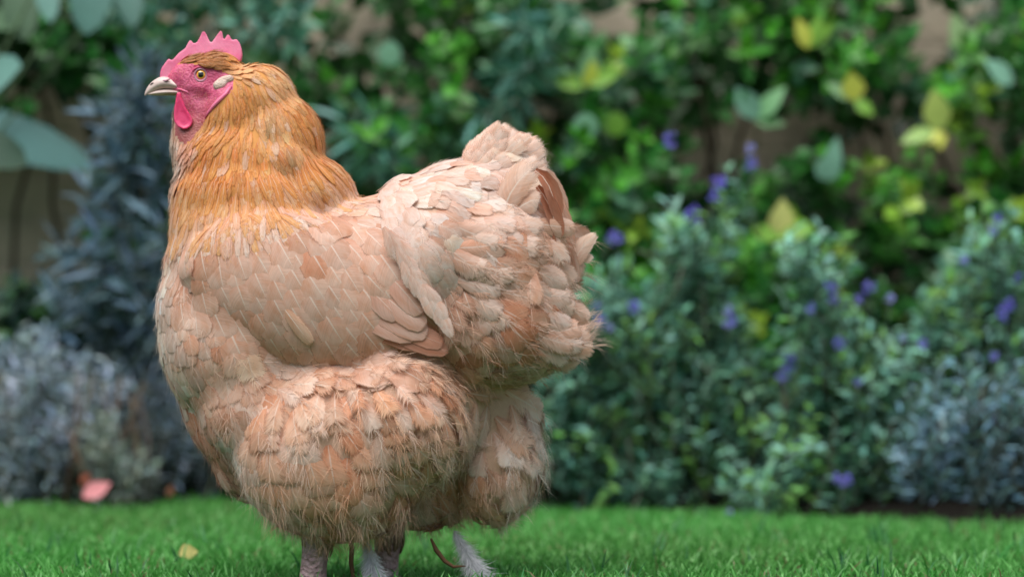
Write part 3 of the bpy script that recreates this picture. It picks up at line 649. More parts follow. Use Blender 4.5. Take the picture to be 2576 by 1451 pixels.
# ---- flow field: px, py, angle (0 right, 90 down), length, width, fray, lift, colour, region
NK = (.78, .38, .12); NK2 = (.82, .50, .24); NKD = (.64, .26, .06); CR = (.84, .69, .59); PK = (.72, .41, .30); PK2 = (.81, .565, .445); SD = (.88, .73, .65); RM = (.76, .46, .32); FL = (.81, .54, .39); WH = (.84, .74, .68); BR = (.46, .20, .07)
FLOW = [
 (470, 150, 5, 34, 11, .5, .12, BR, 'head_plumage'), (520, 140, 8, 38, 12, .5, .12, BR, 'head_plumage'), (560, 150, 15, 40, 13, .5, .12, NK, 'head_plumage'), (590, 175, 22, 40, 14, .5, .12, NK2, 'head_plumage'), (540, 172, 12, 34, 11, .5, .10, BR, 'head_plumage'),
 (640, 185, 45, 42, 14, .5, .08, NK2, 'neck_plumage'), (620, 240, 75, 40, 13, .5, .08, NK, 'neck_plumage'), (700, 210, 52, 50, 17, .45, .07, NK2, 'neck_plumage'), (760, 290, 62, 56, 20, .4, .06, NK, 'neck_plumage'), (680, 300, 76, 50, 18, .4, .06, NK2, 'neck_plumage'),
 (600, 300, 98, 44, 15, .5, .08, NK, 'neck_plumage'), (550, 330, 112, 46, 15, .6, .12, NK, 'neck_plumage'), (520, 380, 112, 52, 18, .6, .12, NKD, 'neck_plumage'), (800, 380, 62, 66, 22, .4, .05, NK, 'neck_plumage'), (740, 400, 68, 64, 22, .4, .05, NK2, 'neck_plumage'),
 (650, 400, 84, 62, 22, .4, .06, NK, 'neck_plumage'), (560, 430, 98, 64, 22, .5, .08, NKD, 'neck_plumage'), (500, 450, 105, 64, 22, .5, .08, NK, 'neck_plumage'), (840, 450, 52, 74, 24, .4, .04, NK, 'neck_plumage'), (760, 490, 58, 80, 26, .4, .05, NK, 'neck_plumage'),
 (660, 510, 76, 82, 27, .45, .06, NK, 'neck_plumage'), (560, 530, 92, 82, 27, .5, .07, NKD, 'neck_plumage'), (470, 540, 102, 74, 26, .5, .08, NK2, 'neck_plumage'), (860, 480, 30, 74, 24, .4, .04, NK2, 'neck_plumage'), (620, 580, 84, 80, 30, .5, .05, PK2, 'neck_plumage'), (500, 600, 98, 76, 30, .5, .06, CR, 'neck_plumage'), (540, 640, 92, 80, 36, .45, .05, PK2, 'breast_plumage'), (440, 660, 98, 70, 36, .45, .05, CR, 'breast_plumage'),
 (430, 280, 98, 26, 10, .8, .12, WH, 'throat_plumage'), (440, 340, 95, 28, 11, .8, .12, CR, 'throat_plumage'), (455, 400, 95, 36, 14, .7, .18, CR, 'throat_plumage'), (480, 380, 90, 30, 12, .7, .15, PK, 'throat_plumage'), (430, 450, 100, 40, 16, .7, .15, PK2, 'throat_plumage'),
 (430, 610, 100, 66, 30, .5, .06, PK2, 'breast_plumage'), (420, 700, 98, 70, 40, .45, .05, WH, 'breast_plumage'), (480, 720, 88, 78, 44, .45, .05, PK2, 'breast_plumage'), (410, 800, 92, 74, 46, .45, .05, CR, 'breast_plumage'), (480, 850, 80, 84, 52, .45, .05, PK2, 'breast_plumage'),
 (440, 930, 80, 84, 54, .5, .05, CR, 'breast_plumage'), (520, 960, 62, 88, 56, .5, .05, PK2, 'breast_plumage'), (480, 1050, 66, 86, 50, .6, .05, PK, 'breast_plumage'), (540, 1130, 60, 80, 44, .8, .06, PK, 'breast_plumage'), (590, 1200, 50, 60, 34, .9, .08, PK2, 'breast_plumage'), (560, 700, 72, 84, 50, .4, .04, PK2, 'breast_plumage'),
 (900, 520, 25, 84, 44, .35, .03, PK2, 'back_plumage'), (820, 560, 42, 86, 52, .35, .03, PK2, 'back_plumage'), (700, 600, 62, 84, 52, .35, .03, CR, 'back_plumage'), (960, 480, 15, 84, 44, .35, .03, SD, 'back_plumage'), (880, 600, 42, 90, 56, .3, .03, PK2, 'back_plumage'),
 (1010, 460, 8, 88, 42, .4, .02, SD, 'saddle_plumage'), (1100, 430, 2, 92, 44, .4, .02, SD, 'saddle_plumage'), (990, 560, 38, 88, 46, .4, .02, SD, 'saddle_plumage'), (1080, 560, 26, 90, 48, .5, .03, SD, 'saddle_plumage'), (1050, 680, 52, 92, 46, .5, .02, SD, 'saddle_plumage'), (1150, 620, 18, 92, 46, .8, .08, SD, 'saddle_plumage'), (1100, 760, 52, 84, 40, .6, .03, CR, 'saddle_plumage'), (1160, 520, 2, 92, 48, .6, .05, SD, 'saddle_plumage'),
 (1170, 420, -22, 96, 44, .5, .04, SD, 'tail_plumage'), (1240, 360, -30, 100, 44, .5, .05, SD, 'tail_plumage'), (1320, 380, -8, 90, 42, .6, .08, CR, 'tail_plumage'), (1230, 450, -6, 96, 50, .5, .06, SD, 'tail_plumage'), (1290, 480, -14, 96, 50, .5, .06, CR, 'tail_plumage'), (1230, 540, -4, 96, 52, .6, .08, SD, 'tail_plumage'), (1340, 560, 20, 90, 52, .5, .08, RM, 'tail_plumage'),
 (1180, 720, 30, 100, 60, .9, .14, RM, 'rump_plumage'), (1260, 640, 6, 104, 62, .8, .12, RM, 'rump_plumage'), (1350, 680, 50, 100, 64, .6, .08, RM, 'rump_plumage'), (1220, 800, 46, 104, 66, .8, .12, RM, 'rump_plumage'), (1310, 790, 28, 104, 66, .7, .10, RM, 'rump_plumage'), (1400, 760, 40, 96, 60, .6, .08, RM, 'rump_plumage'), (1180, 870, 60, 100, 56, .9, .14, RM, 'rump_plumage'), (1280, 890, 24, 104, 60, .8, .12, RM, 'rump_plumage'), (1380, 880, -8, 96, 52, .8, .12, RM, 'rump_plumage'), (1430, 820, -30, 84, 40, .8, .12, RM, 'rump_plumage'), (1430, 690, 70, 90, 56, .5, .06, CR, 'rump_plumage'), (1200, 950, 10, 96, 46, 1.0, .14, RM, 'rump_plumage'),
 (1280, 1000, 62, 84, 46, 1.2, .16, CR, 'vent_fluff'), (1340, 1040, 50, 80, 42, 1.2, .22, WH, 'vent_fluff'), (1240, 1100, 68, 90, 50, 1.2, .14, CR, 'vent_fluff'), (1330, 1150, 62, 84, 46, 1.2, .16, WH, 'vent_fluff'), (1260, 1220, 72, 90, 50, 1.2, .12, CR, 'vent_fluff'), (1200, 1250, 80, 84, 46, 1.2, .12, FL, 'vent_fluff'), (1310, 1240, 76, 80, 40, 1.1, .10, CR, 'vent_fluff'),
 (600, 960, 70, 86, 48, .6, .05, PK2, 'thigh_plumage'), (590, 1060, 84, 86, 50, .5, .04, WH, 'thigh_plumage'), (610, 1200, 84, 90, 44, .6, .04, WH, 'thigh_plumage'), (680, 960, 30, 70, 38, 1.0, .14, FL, 'thigh_plumage'), (780, 920, 0, 66, 36, 1.2, .20, FL, 'thigh_plumage'), (900, 890, -6, 66, 34, 1.3, .24, WH, 'thigh_plumage'), (1020, 880, 4, 64, 32, 1.3, .24, FL, 'thigh_plumage'), (1120, 930, 25, 66, 32, 1.3, .24, FL, 'thigh_plumage'),
 (700, 1040, 96, 78, 50, .9, .12, FL, 'thigh_plumage'), (820, 1000, 70, 70, 42, 1.2, .20, FL, 'thigh_plumage'), (940, 980, 60, 70, 40, 1.2, .22, FL, 'thigh_plumage'), (1060, 990, 60, 70, 38, 1.2, .22, FL, 'thigh_plumage'), (1150, 1020, 60, 70, 36, 1.2, .20, FL, 'thigh_plumage'),
 (700, 1140, 92, 86, 60, .8, .10, FL, 'thigh_plumage'), (820, 1110, 88, 88, 60, .9, .12, FL, 'thigh_plumage'), (940, 1100, 76, 86, 54, 1.0, .14, FL, 'thigh_plumage'), (1060, 1110, 62, 84, 50, 1.1, .16, FL, 'thigh_plumage'), (1140, 1140, 55, 84, 46, 1.2, .16, FL, 'thigh_plumage'),
 (680, 1260, 82, 96, 60, .9, .08, RM, 'thigh_plumage'), (800, 1240, 78, 98, 62, 1.0, .08, FL, 'thigh_plumage'), (930, 1230, 68, 96, 60, 1.0, .10, FL, 'thigh_plumage'), (1050, 1220, 60, 92, 50, 1.1, .12, RM, 'thigh_plumage'), (720, 1330, 84, 84, 50, 1.1, .06, RM, 'thigh_plumage'), (860, 1330, 82, 84, 48, 1.1, .06, RM, 'thigh_plumage'), (980, 1300, 70, 84, 46, 1.1, .08, RM, 'thigh_plumage'),
]
FX = np.array([[f[0], f[1]] for f in FLOW], float)
FN = np.array([[math.cos(math.radians(f[2])), math.sin(math.radians(f[2])), *f[3:7], *f[7]] for f in FLOW])
FR = [f[8] for f in FLOW]
def flow(px, py):
    d2 = ((FX-(px, py))**2).sum(1)+60; wt = d2**-2.2; wt /= wt.sum()
    v = wt@FN; return v, FR[int(np.argmin(d2))]

FS = np.array([0, .22, .45, .66, .82, .93, 1.0])
FWP = {'round': np.array([.16, .52, .86, 1.0, .90, .62, .12]), 'point': np.array([.2, .7, 1.0, .92, .66, .36, .04]), 'long': np.array([.3, .75, .95, 1.0, .92, .66, .12])}
FU = np.array([-1, -.5, 0, .5, 1])
def feather_sheet(acc, cen, side, nor, W, col, fray, rnd, shaft=.6, camber=.22, prof='round', cup=0):
    cen, side, nor = map(np.asarray, (cen, side, nor)); R = len(cen); V=[]; UV=[]
    wp = FWP[prof]
    for i in range(R):
        hw = W*.5*wp[i]
        for u in FU:
            V.append(cen[i]+side[i]*hw*u-nor[i]*(camber*hw*(u*u))*(1-2*cup)); UV.append((u, FS[i], fray))
    Fq = []
    for i in range(R-1):
        for k in range(4):
            a = i*5+k; Fq.append((a, a+1, a+6, a+5))
    acc.add(V, Fq, fuv=np.array(UV), frnd=(rnd, 1, shaft), fcol=col)
def barbs(fan, cen, dd, side, nn, W, col, n):
    for _ in range(n):
        i = random.choice((2, 3, 4, 5, 6)); sg = random.choice((-1, 1)); be = math.radians((1.12-FS[i])*75*random.uniform(.3, 1.1))
        bd = dd[i]*math.cos(be)+side[i]*sg*math.sin(be)+nn[i]*random.uniform(-.05, .35); q = cen[i]+nn[i]*.0004; sd_ = nrm(np.cross(bd, nn[i]+rv(.4, .4, .4))); Lb = W*random.uniform(.25, .60)
        wv = .00013; e = q+bd*Lb*.55; g = q+(bd+np.array([0, 0, -.18])+rv(.12, .12, .12))*Lb
        fan.add([q-sd_*wv, q+sd_*wv, e-sd_*wv*.7, e+sd_*wv*.7, g-sd_*wv*.12, g+sd_*wv*.12], [(0, 1, 3, 2), (2, 3, 5, 4)], fcol=np.clip(np.asarray(col)*random.uniform(.85, 1.06), 0, .88))
def surf_feather(acc, bv, p, n, dirv, L, W, col, fray, lift, h0=0., camber=.25, prof='round', shaft=.6, follow=.75, fan=None, nfan=14):
    """a feather laid over a surface: p, n root point and normal; dirv direction; units metres"""
    d = dirv-n*np.dot(dirv, n); ln = np.linalg.norm(d)
    if ln < .15: return
    d /= ln; pos = p.copy(); cen=[]; nn=[]; dd=[]; cur_n = n.copy(); step_prev = 0; straight = d.copy()
    for s in FS:
        pos = pos+d*L*(s-step_prev); step_prev = s
        loc, nr, _, dist = bv.find_nearest(Vector(pos))
        if loc is not None and s > 0:
            nr = np.array(nr); loc = np.array(loc); pos = pos*(1-follow)+loc*follow; cur_n = nrm(cur_n*.4+nr*.6)
            d = nrm(d-cur_n*np.dot(d, cur_n)*follow)
        cen.append(pos+cur_n*(h0+lift*L*s+.03*L*math.sin(s*math.pi))); nn.append(cur_n); dd.append(d)
    side = [nrm(np.cross(a, b)) for a, b in zip(dd, nn)]
    feather_sheet(acc, cen, side, nn, W, col, fray, random.random()*97, shaft, camber, prof)
    if fan is not None: barbs(fan, cen, dd, side, nn, W, col, nfan)

def quill(acc, pts, W, col, fray=.1, face=(0, -1, .15), prof='long', shaft=.7, camber=.2, cup=0, fan=None, nfan=16):
    """pts: three (px,py,w) control points"""
    P = [HP(*p) for p in pts]; cen=[]; nn=[]; ss=[]; dd=[]
    for s in FS:
        c = P[0]*(1-s)**2+2*P[1]*s*(1-s)+P[2]*s*s; t = nrm(2*(1-s)*(P[1]-P[0])+2*s*(P[2]-P[1])+1e-9)
        f = nrm(face); sd_ = nrm(np.cross(t, f)); n_ = np.cross(sd_, t); cen.append(c); ss.append(sd_); nn.append(n_); dd.append(t)
    if fan is not None: barbs(fan, cen, dd, ss, nn, W/S, col, nfan)
    feather_sheet(acc, cen, ss, nn, W/S, np.clip(col, 0, .9), fray, random.random()*97, shaft, camber, prof, cup)

WINGC = (800, 735); 
def in_wing(px, py, k=.80):
    dx, dy = px-WINGC[0], py-WINGC[1]; a = math.radians(14); x = dx*math.cos(a)+dy*math.sin(a); y = -dx*math.sin(a)+dy*math.cos(a)
    return (x/330)**2+(y/190)**2 < k
pl = {}; FANS = {}
polys = body_me.polygons; order = list(range(len(polys))); random.shuffle(order)
cell = {}; CS = 26/S; accepted = []
for idx in order:
    p = polys[idx]; c = np.array(p.center); px, py = c[0]*S+1288, 1480-c[2]*S
    if px < 470 and 165 < py < 235: continue
    if px < 600 and py < 372 and inpoly(px, py, SKIN): continue
    if px < 620 and py < 128: continue
    if in_wing(px, py) and abs(c[1])*S > 120 and py > 625-130*max(0, (px-640)/250): continue
    v, reg = flow(px, py); sp = (.20*v[2]+.16*v[3])/S*(1.45 if v[4] > .85 else 1)
    if p.normal[2] < -.8 and py > 1150: sp *= 1.5
    k = tuple((c/CS).astype(int)); r = int(math.ceil(sp/CS)); ok = True
    for i in range(-r, r+1):
        for j in range(-r, r+1):
            for l in range(-r, r+1):
                for q in cell.get((k[0]+i, k[1]+j, k[2]+l), ()):
                    if ((q-c)**2).sum() < sp*sp: ok = False; break
                if not ok: break
            if not ok: break
        if not ok: break
    if not ok: continue
    cell.setdefault(k, []).append(c); accepted.append((c, np.array(p.normal), px, py, v, reg))
print('feathers', len(accepted))
def patch(px, py, k=.02, s=0): return math.sin(px*k+1.7*math.sin(py*k*.8+s))*math.sin(py*k*1.1+px*k*.4+s*2)
for c, n, px, py, v, reg in accepted:
    cs, sn, L, W, fray, lift = v[:6]; col = v[6:9].copy()
    loose = min(1, max(0, (fray-.45)/.7))
    ang = math.atan2(sn, cs)+random.gauss(0, .10+.34*loose)
    dv = np.array([math.cos(ang), 0, -math.sin(ang)])
    # point slightly towards the surface's own fall so depth-facing parts are covered too
    k = 1+random.gauss(0, .10); hue = random.gauss(0, .06)
    col = col*k*np.array([1, 1-hue, 1-hue*1.6])
    if reg == 'neck_plumage':
        t = patch(px, py, .021, 1); col = col*(1-.16*max(0, t))+np.array(BR)*.16*max(0, t)
        if random.random() < .10: col = col*.5+np.array(CR)*.5
    elif reg in ('back_plumage', 'breast_plumage'):
        if random.random() < .16: col = col*np.array([.93, .80, .73])
        elif random.random() < .15: col = col*.6+np.array(WH)*.4
    elif reg in ('rump_plumage', 'thigh_plumage', 'vent_fluff', 'saddle_plumage'):
        r_ = random.random()
        if r_ < .30: col = col*.5+np.array(WH)*.5
        elif r_ < .48: col = col*np.array([.92, .80, .72])
    if reg in ('thigh_plumage', 'vent_fluff', 'rump_plumage'): W *= 1.3; lift *= .5
    if reg in ('thigh_plumage', 'vent_fluff') and py <= 1080: L *= 1.35; W *= 1.3
    if reg == 'thigh_plumage' and py > 1080: L *= 1.25; W *= 1.2
    acc = pl.setdefault(reg, Acc())
    if reg == 'neck_plumage': fray *= 1.5; W *= .85; lift *= .2
    prof = 'point' if reg in ('neck_plumage', 'head_plumage', 'throat_plumage') else 'round'
    surf_feather(acc, bvh, c, n, dv, L*random.uniform(.9, 1.25)/S, W*random.uniform(1.1, 1.45)/S, np.clip(col, .02, .9), fray*random.uniform(.7, 1.3)*.34,
                 lift*random.uniform(.3, 1.5)+(.008 if reg == 'neck_plumage' else .02), h0=random.uniform(0, 1.5)/S, camber=(.05 if reg == 'neck_plumage' else .12), fan=(FANS.setdefault(reg, Acc()) if fray > .38 else None), nfan=(7 if fray < .55 else 14 if fray < .95 else 30), prof=prof, shaft=.75 if reg in ('back_plumage',) else .45, follow=.8-.5*loose)

# ---- loose down strands over the fluffy parts
def strands(acc, c, n, dv, L, col, wd=.00022, curl=.5):
    d = nrm(dv-n*np.dot(dv, n)*.7+n*random.uniform(.1, .9)); p = np.array(c); V=[]; s = nrm(np.cross(d, rv())); bend = rv(1, 1, 1)*curl
    K = 4
    for i in range(K+1):
        wv = wd*(1-i/K*.85); V += [p-s*wv, p+s*wv]; d = nrm(d+bend*.16+np.array([0, 0, -.10])); p = p+d*L/K
    acc.add(V, [(2*i, 2*i+1, 2*i+3, 2*i+2) for i in range(K)], fcol=col)
down = {}
for c, n, px, py, v, reg in accepted:
    fray = v[4]
    if fray < .75: continue
    cnt = int((fray-.6)*(22 if fray > 1.15 and py < 1010 and 700 < px < 1250 else 5))
    ang = math.atan2(v[1], v[0])
    for _ in range(cnt):
        a = ang+random.gauss(0, .55); q = c+rv(10, 10, 10)/S+n*random.uniform(2, 14)/S
        strands(down.setdefault(reg, Acc()), q, n, np.array([math.cos(a), 0, -math.sin(a)]), random.uniform(.3, .62)*min(v[2], 80)/S, np.clip(v[6:9]*random.uniform(.9, 1.2), 0, .9))

# ---- wings
WB = {}; AV = [Vector(q) for q in co]; AF = [tuple(p.vertices) for p in body_me.polygons]
for sg in (-1, 1):
    bm = bmesh.new(); ellip(bm, WINGC[0], WINGC[1], sg*168, 318, 176, 84, 14)
    wme = remeshed(bm, .003, 6)
    wn = len(wme.vertices); wc = np.zeros(wn*3); wme.vertices.foreach_get('co', wc); wc = wc.reshape(-1, 3)
    WB[sg] = BVHTree.FromPolygons([Vector(q) for q in wc], [tuple(p.vertices) for p in wme.polygons])
    k0 = len(AV); AV += [Vector(q) for q in wc]; AF += [tuple(i+k0 for i in p.vertices) for p in wme.polygons]
    bpy.data.meshes.remove(wme)
ALL = BVHTree.FromPolygons(AV, AF)
class Outer:
    '''nearest point, but always on the outermost of body and wing'''
    def __init__(s, sg): s.sg = sg
    def find_nearest(s, v):
        h = ALL.ray_cast(Vector((v[0], s.sg*.5, v[2])), Vector((0, -s.sg, 0)))
        if h[0] is None or abs(h[1][1]) < .35: return bvh.find_nearest(v)
        return h
for sg in (-1, 1):
    wb = Outer(sg)
    acc = Acc()
    def onwing(px, py):
        h = ALL.ray_cast(Vector(HP(px, py, sg*900)), Vector((0, -sg, 0)))
        return (np.array(h[0]), np.array(h[1])) if h[0] is not None else (None, None)
    # flight feathers first (lowest), then rows of coverts from the rear forwards
    rust, pale = np.array((.58, .29, .20)), np.array((.78, .52, .42))
    fl = [((900, 770), (1010, 852), (1142, 888), 60, rust, -236), ((890, 790), (990, 862), (1110, 876), 54, rust*1.1, -232), ((930, 760), (1030, 838), (1128, 872), 58, rust*1.25, -240),
          ((900, 740), (1000, 822), (1090, 846), 66, pale, -246), ((880, 760), (960, 828), (1062, 852), 64, pale*.96, -243), ((930, 710), (1010, 780), (1082, 832), 66, pale, -252), ((960, 670), (1030, 740), (1074, 800), 70, pale*1.03, -256), ((900, 690), (960, 750), (1020, 812), 68, pale, -252)]
    for i, (p0, p1, p2, W, colr, ww) in enumerate(fl):
        quill(acc, [(*p0, -sg*(ww+14)), (*p1, -sg*(ww-6)), (*p2, -sg*(ww+4))], W, colr*random.uniform(.97, 1.03), .05, face=(0, sg, .15), shaft=.5)
    # coverts on a warped lattice following the fall of the shafts
    a0 = math.radians(57); ux = np.array([math.cos(a0), math.sin(a0)]); uy = np.array([-math.sin(a0), math.cos(a0)])
    for r in range(17, -18, -1):
        for q in range(-15, 16):
            b = r*34+random.uniform(-6, 6); c_ = (q+(.5 if r % 2 else 0))*53+random.uniform(-7, 7)
            px, py = WINGC[0]-20+ux[0]*b+uy[0]*c_, WINGC[1]-20+ux[1]*b+uy[1]*c_
            if not in_wing(px, py, .98) and not ((px-600)/150)**2+((py-680)/130)**2 < 1: continue
            if py < 612-130*max(0, (px-640)/250): continue
            p, n = onwing(px, py)
            if p is None or sg*n[1] < .12: continue
            fx = (px-480)/600; an = 74-30*fx-(py-735)*.02+random.gauss(0, 4); a = math.radians(an)
            low = (py-(WINGC[1]))/190
            L = 96+30*max(0, fx)+22*max(0, low); W = 90+16*fx+6*low
            colr = np.array(PK2)*(1+random.gauss(0, .05)); t = patch(px, py, .013, 2)
            colr = colr*(1-.25*max(0, t))+np.array((.80, .62, .50))*.25*max(0, t)
            if random.random() < .10: colr = colr*np.array([.94, .84, .78])
            if py < 640 and random.random() < .3: colr = colr*np.array([.92, .80, .72])
            surf_feather(acc, wb, p, n, np.array([math.cos(a), 0, -math.sin(a)]), L*random.uniform(.9, 1.1)/S, W*random.uniform(.92, 1.08)/S, np.clip(colr, 0, .9), .07*random.uniform(.5, 1.6), .03, h0=random.uniform(3, 4.5)/S, prof='long' if random.random() < .5 else 'round', shaft=.6, follow=.85, camber=.10)
    # the odd displaced feather in the middle of the wing
    p, n = onwing(735, 775)
    surf_feather(acc, wb, p, n, np.array([math.cos(math.radians(52)), 0, -math.sin(math.radians(52))]), 118/S, 40/S, np.array([.80, .58, .43]), .10, .10, h0=6/S, prof='long', shaft=.9, follow=.8)
    wo = acc.build('wing', M['feather'], hen)

# ---- explicit feathers given by side-view curves
tl = pl['tail_plumage']; rp = pl['rump_plumage']; sdl = pl['saddle_plumage']
TC = np.array((.84, .66, .56)); TD = np.array((.60, .36, .25))
for sg in (-1, 1):
    f_ = (0, sg, .15)
    def Q(a, pts, *r, **k): quill(a, [(x, y, w*-sg) for x, y, w in pts], *r, face=k.pop('face', f_), **k)
    # tail fan: stiff feathers in a narrow tent, tips along the ragged upper and rear edge
    TIPS = [(1214, 352), (1232, 338), (1246, 328), (1258, 316), (1272, 306), (1292, 312), (1312, 326), (1334, 338), (1352, 342), (1372, 350), (1381, 372), (1382, 398), (1390, 424), (1388, 446), (1376, 462)]
    for i, (x2, y2) in enumerate(TIPS):
        t = i/14; x0, y0 = 1168+22*t, 436+64*t; w2 = -(16+26*t)
        Q(tl, [(x0, y0, -(40+50*t)), ((x0+x2)/2-4, (y0+y2)/2, -(60+42*t)), (x2, y2, w2)], 62, TC*random.uniform(.95, 1.12), .16)
    for i in range(46):   # tufted coverts over the fan
        t = random.random(); k = random.uniform(.45, .95); x2, y2 = TIPS[int(t*14)]; x0, y0 = 1168+22*t, 436+64*t
        xe, ye = x0+(x2-x0)*k, y0+(y2-y0)*k; xs, ys = xe-(xe-x0)*min(1, 95/math.hypot(xe-x0, ye-y0)), ye-(ye-y0)*min(1, 95/math.hypot(xe-x0, ye-y0))
        ww = -(64+46*t)*(1.05-.45*k)-12
        Q(tl, [(xs, ys, ww-2), ((xs+xe)/2, (ys+ye)/2-1, ww-12), (xe, ye+random.uniform(-5, 5), ww-4)], random.uniform(38, 52), TC*random.uniform(.98, 1.15), .28)
    # the big upright curved feather and the ones behind the hollow
    Q(tl, [(1262, 572, -150), (1268, 490, -170), (1352, 425, -150)], 92, TC*1.02, .2, prof='long')
    Q(tl, [(1250, 585, -140), (1330, 500, -165), (1362, 520, -150)], 74, TC*.95, .2, prof='round')
    Q(tl, [(1262, 640, -165), (1310, 560, -185), (1365, 600, -165)], 84, TC*.98, .2)
    Q(rp, [(1235, 700, -180), (1290, 610, -205), (1368, 640, -185)], 86, TC*1.0, .3)
    Q(rp, [(1345, 520, -110), (1402, 560, -120), (1392, 680, -110)], 40, TC*1.04, .2)
    Q(rp, [(1330, 650, -120), (1385, 590, -140), (1420, 690, -120)], 76, TC*1.0, .25)
    for (x0, y0, x1, y1, x2, y2, W) in [(1330, 420, 1392, 430, 1425, 545, 60), (1350, 450, 1420, 500, 1440, 640, 64), (1370, 560, 1440, 600, 1452, 720, 50)]:
        Q(tl, [(x0, y0, -30), (x1, y1, -40), (x2, y2, -34)], W*.75, TC*.95, .12, prof='long', face=(-.5, .4*sg, .1))
    # saddle plumage overlapping the wing down to a point
    for i in range(120):
        t = random.random(); k = random.random()**.7
        x0, y0 = 915+150*t+60*k, 475+235*t-10*k; a = math.radians(46+16*t+random.gauss(0, 5))
        h = [q for q in (bvh.ray_cast(Vector(HP(x0, y0, sg*900)), Vector((0, -sg, 0))), WB[sg].ray_cast(Vector(HP(x0, y0, sg*900)), Vector((0, -sg, 0)))) if q[0] is not None]
        if not h: continue
        q = max(h, key=lambda z: z[0][1]*sg)
        surf_feather(sdl, Outer(sg), np.array(q[0]), np.array(q[1]), np.array([math.cos(a), 0, -math.sin(a)]), random.uniform(80, 105)/S, random.uniform(46, 60)/S, np.array(SD)*random.uniform(.95, 1.08), .10, .03, h0=random.uniform(8, 13)/S, camber=.12, shaft=.3, follow=.8)
    for x0, y0, L, W in ((1062, 700, 120, 52), (1080, 730, 120, 44), (1050, 670, 110, 56), (1088, 745, 112, 36)):
        q = ALL.ray_cast(Vector(HP(x0, y0, sg*900)), Vector((0, -sg, 0)))
        if q[0] is None: continue
        surf_feather(sdl, Outer(sg), np.array(q[0]), np.array(q[1]), np.array([math.cos(math.radians(62)), 0, -math.sin(math.radians(62))]), L/S, W/S, np.array(SD)*1.03, .10, .05, h0=13/S, camber=.2, prof='point', follow=.6)
    # hackle ends spilling over the shoulder of the wing
    for i in range(420):
        t = random.random(); x0 = 450+430*t; y0 = (560 if t < .45 else 560-105*((t-.45)/.55)**1.2)+random.uniform(-90, 45); v, _ = flow(x0, y0-30)
        q = ALL.ray_cast(Vector(HP(x0, y0, sg*900)), Vector((0, -sg, 0)))
        if q[0] is None: continue
        a = math.atan2(v[1], v[0])+random.gauss(0, .12); g_ = min(1, max(0, (y0+max(0, t-.45)*190-490)/110+random.gauss(0, .18))); col = (np.array(random.choice([NK, NK, NK2]))*(1-g_)+np.array(random.choice([PK2, CR, NK2]))*g_)*random.uniform(.92, 1.06)
        surf_feather(pl['neck_plumage'], Outer(sg), np.array(q[0]), np.array(q[1]), np.array([math.cos(a), 0, -math.sin(a)]), random.uniform(70, 100)/S, random.uniform(22, 30)/S, np.clip(col, 0, .9),   .30, .012, h0=random.uniform(3, 6)/S, camber=.06, prof='point', follow=.85, shaft=.5, fan=FANS.setdefault('neck_plumage', Acc()), nfan=8)
    for k in range(26):
        t = k/25; x0, y0 = 985+122*t+random.uniform(-6, 16), 590+205*t; an = math.radians(58+6*t+random.gauss(0, 3)); L = 92-22*t; dx, dy = L*math.cos(an), L*math.sin(an); wv = -264-6*math.sin(t*3.1)
        Q(sdl, [(x0, y0, wv), (x0+dx*.5, y0+dy*.5, wv-8), (x0+dx, y0+dy, wv+2)], 62-26*t, np.array(SD)*random.uniform(.93, 1.03), .14, prof='round' if t < .7 else 'point', shaft=.3, camber=.25)
    # big ruffled plumes over the rump
    for i in range(95):
        x0, y0 = random.uniform(1120, 1385), random.uniform(555, 880)
        if x0 < 1150 and y0 > 780: continue
        q = bvh.ray_cast(Vector(HP(x0, y0, sg*900)), Vector((0, -sg, 0)))[0]
        if q is None: continue
        ww = -abs(q[1])*S; v, _ = flow(x0, y0); a = math.atan2(v[1], v[0])+random.gauss(0, .34); L = random.uniform(95, 145); dx, dy = L*math.cos(a), L*math.sin(a)
        q2 = bvh.ray_cast(Vector(HP(x0+dx, y0+dy, sg*900)), Vector((0, -sg, 0)))[0]
        w2 = -abs(q2[1])*S if q2 is not None else ww*.5
        c_ = (np.array(random.choice([RM, TC, CR, SD, FL, PK2]))*.6+TC*.4)*random.uniform(.92, 1.06)
        Q(rp, [(x0, y0, ww-3), (x0+dx*.5-dy*.10, y0+dy*.5+dx*.10-6, (ww+w2)/2-random.uniform(14, 26)), (x0+dx, y0+dy, w2-random.uniform(8, 22))], random.uniform(66, 96), c_, random.uniform(.16, .30), prof='round', shaft=.5, camber=.35, fan=FANS['rump_plumage'], nfan=20)
    # rusty inner faces of the curled tail feathers, hollow's shade partly in their colour
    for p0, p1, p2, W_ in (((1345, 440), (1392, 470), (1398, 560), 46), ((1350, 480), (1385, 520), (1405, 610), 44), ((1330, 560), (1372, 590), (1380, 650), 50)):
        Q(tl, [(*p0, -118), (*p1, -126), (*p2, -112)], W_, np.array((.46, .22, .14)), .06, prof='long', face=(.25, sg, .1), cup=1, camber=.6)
    # brownish fluff under the saddle point
    for i in range(10):
        x0, y0 = random.uniform(1100, 1180), random.uniform(680, 800); a = math.radians(random.uniform(20, 75)); L = random.uniform(80, 120)
        Q(rp, [(x0, y0, -228), (x0+L*.5*math.cos(a), y0+L*.5*math.sin(a), -248), (x0+L*math.cos(a), y0+L*math.sin(a), -232)], 66, np.array((.74, .48, .36))*random.uniform(.85, 1.1), .5, prof='round', fan=FANS['rump_plumage'], nfan=24)
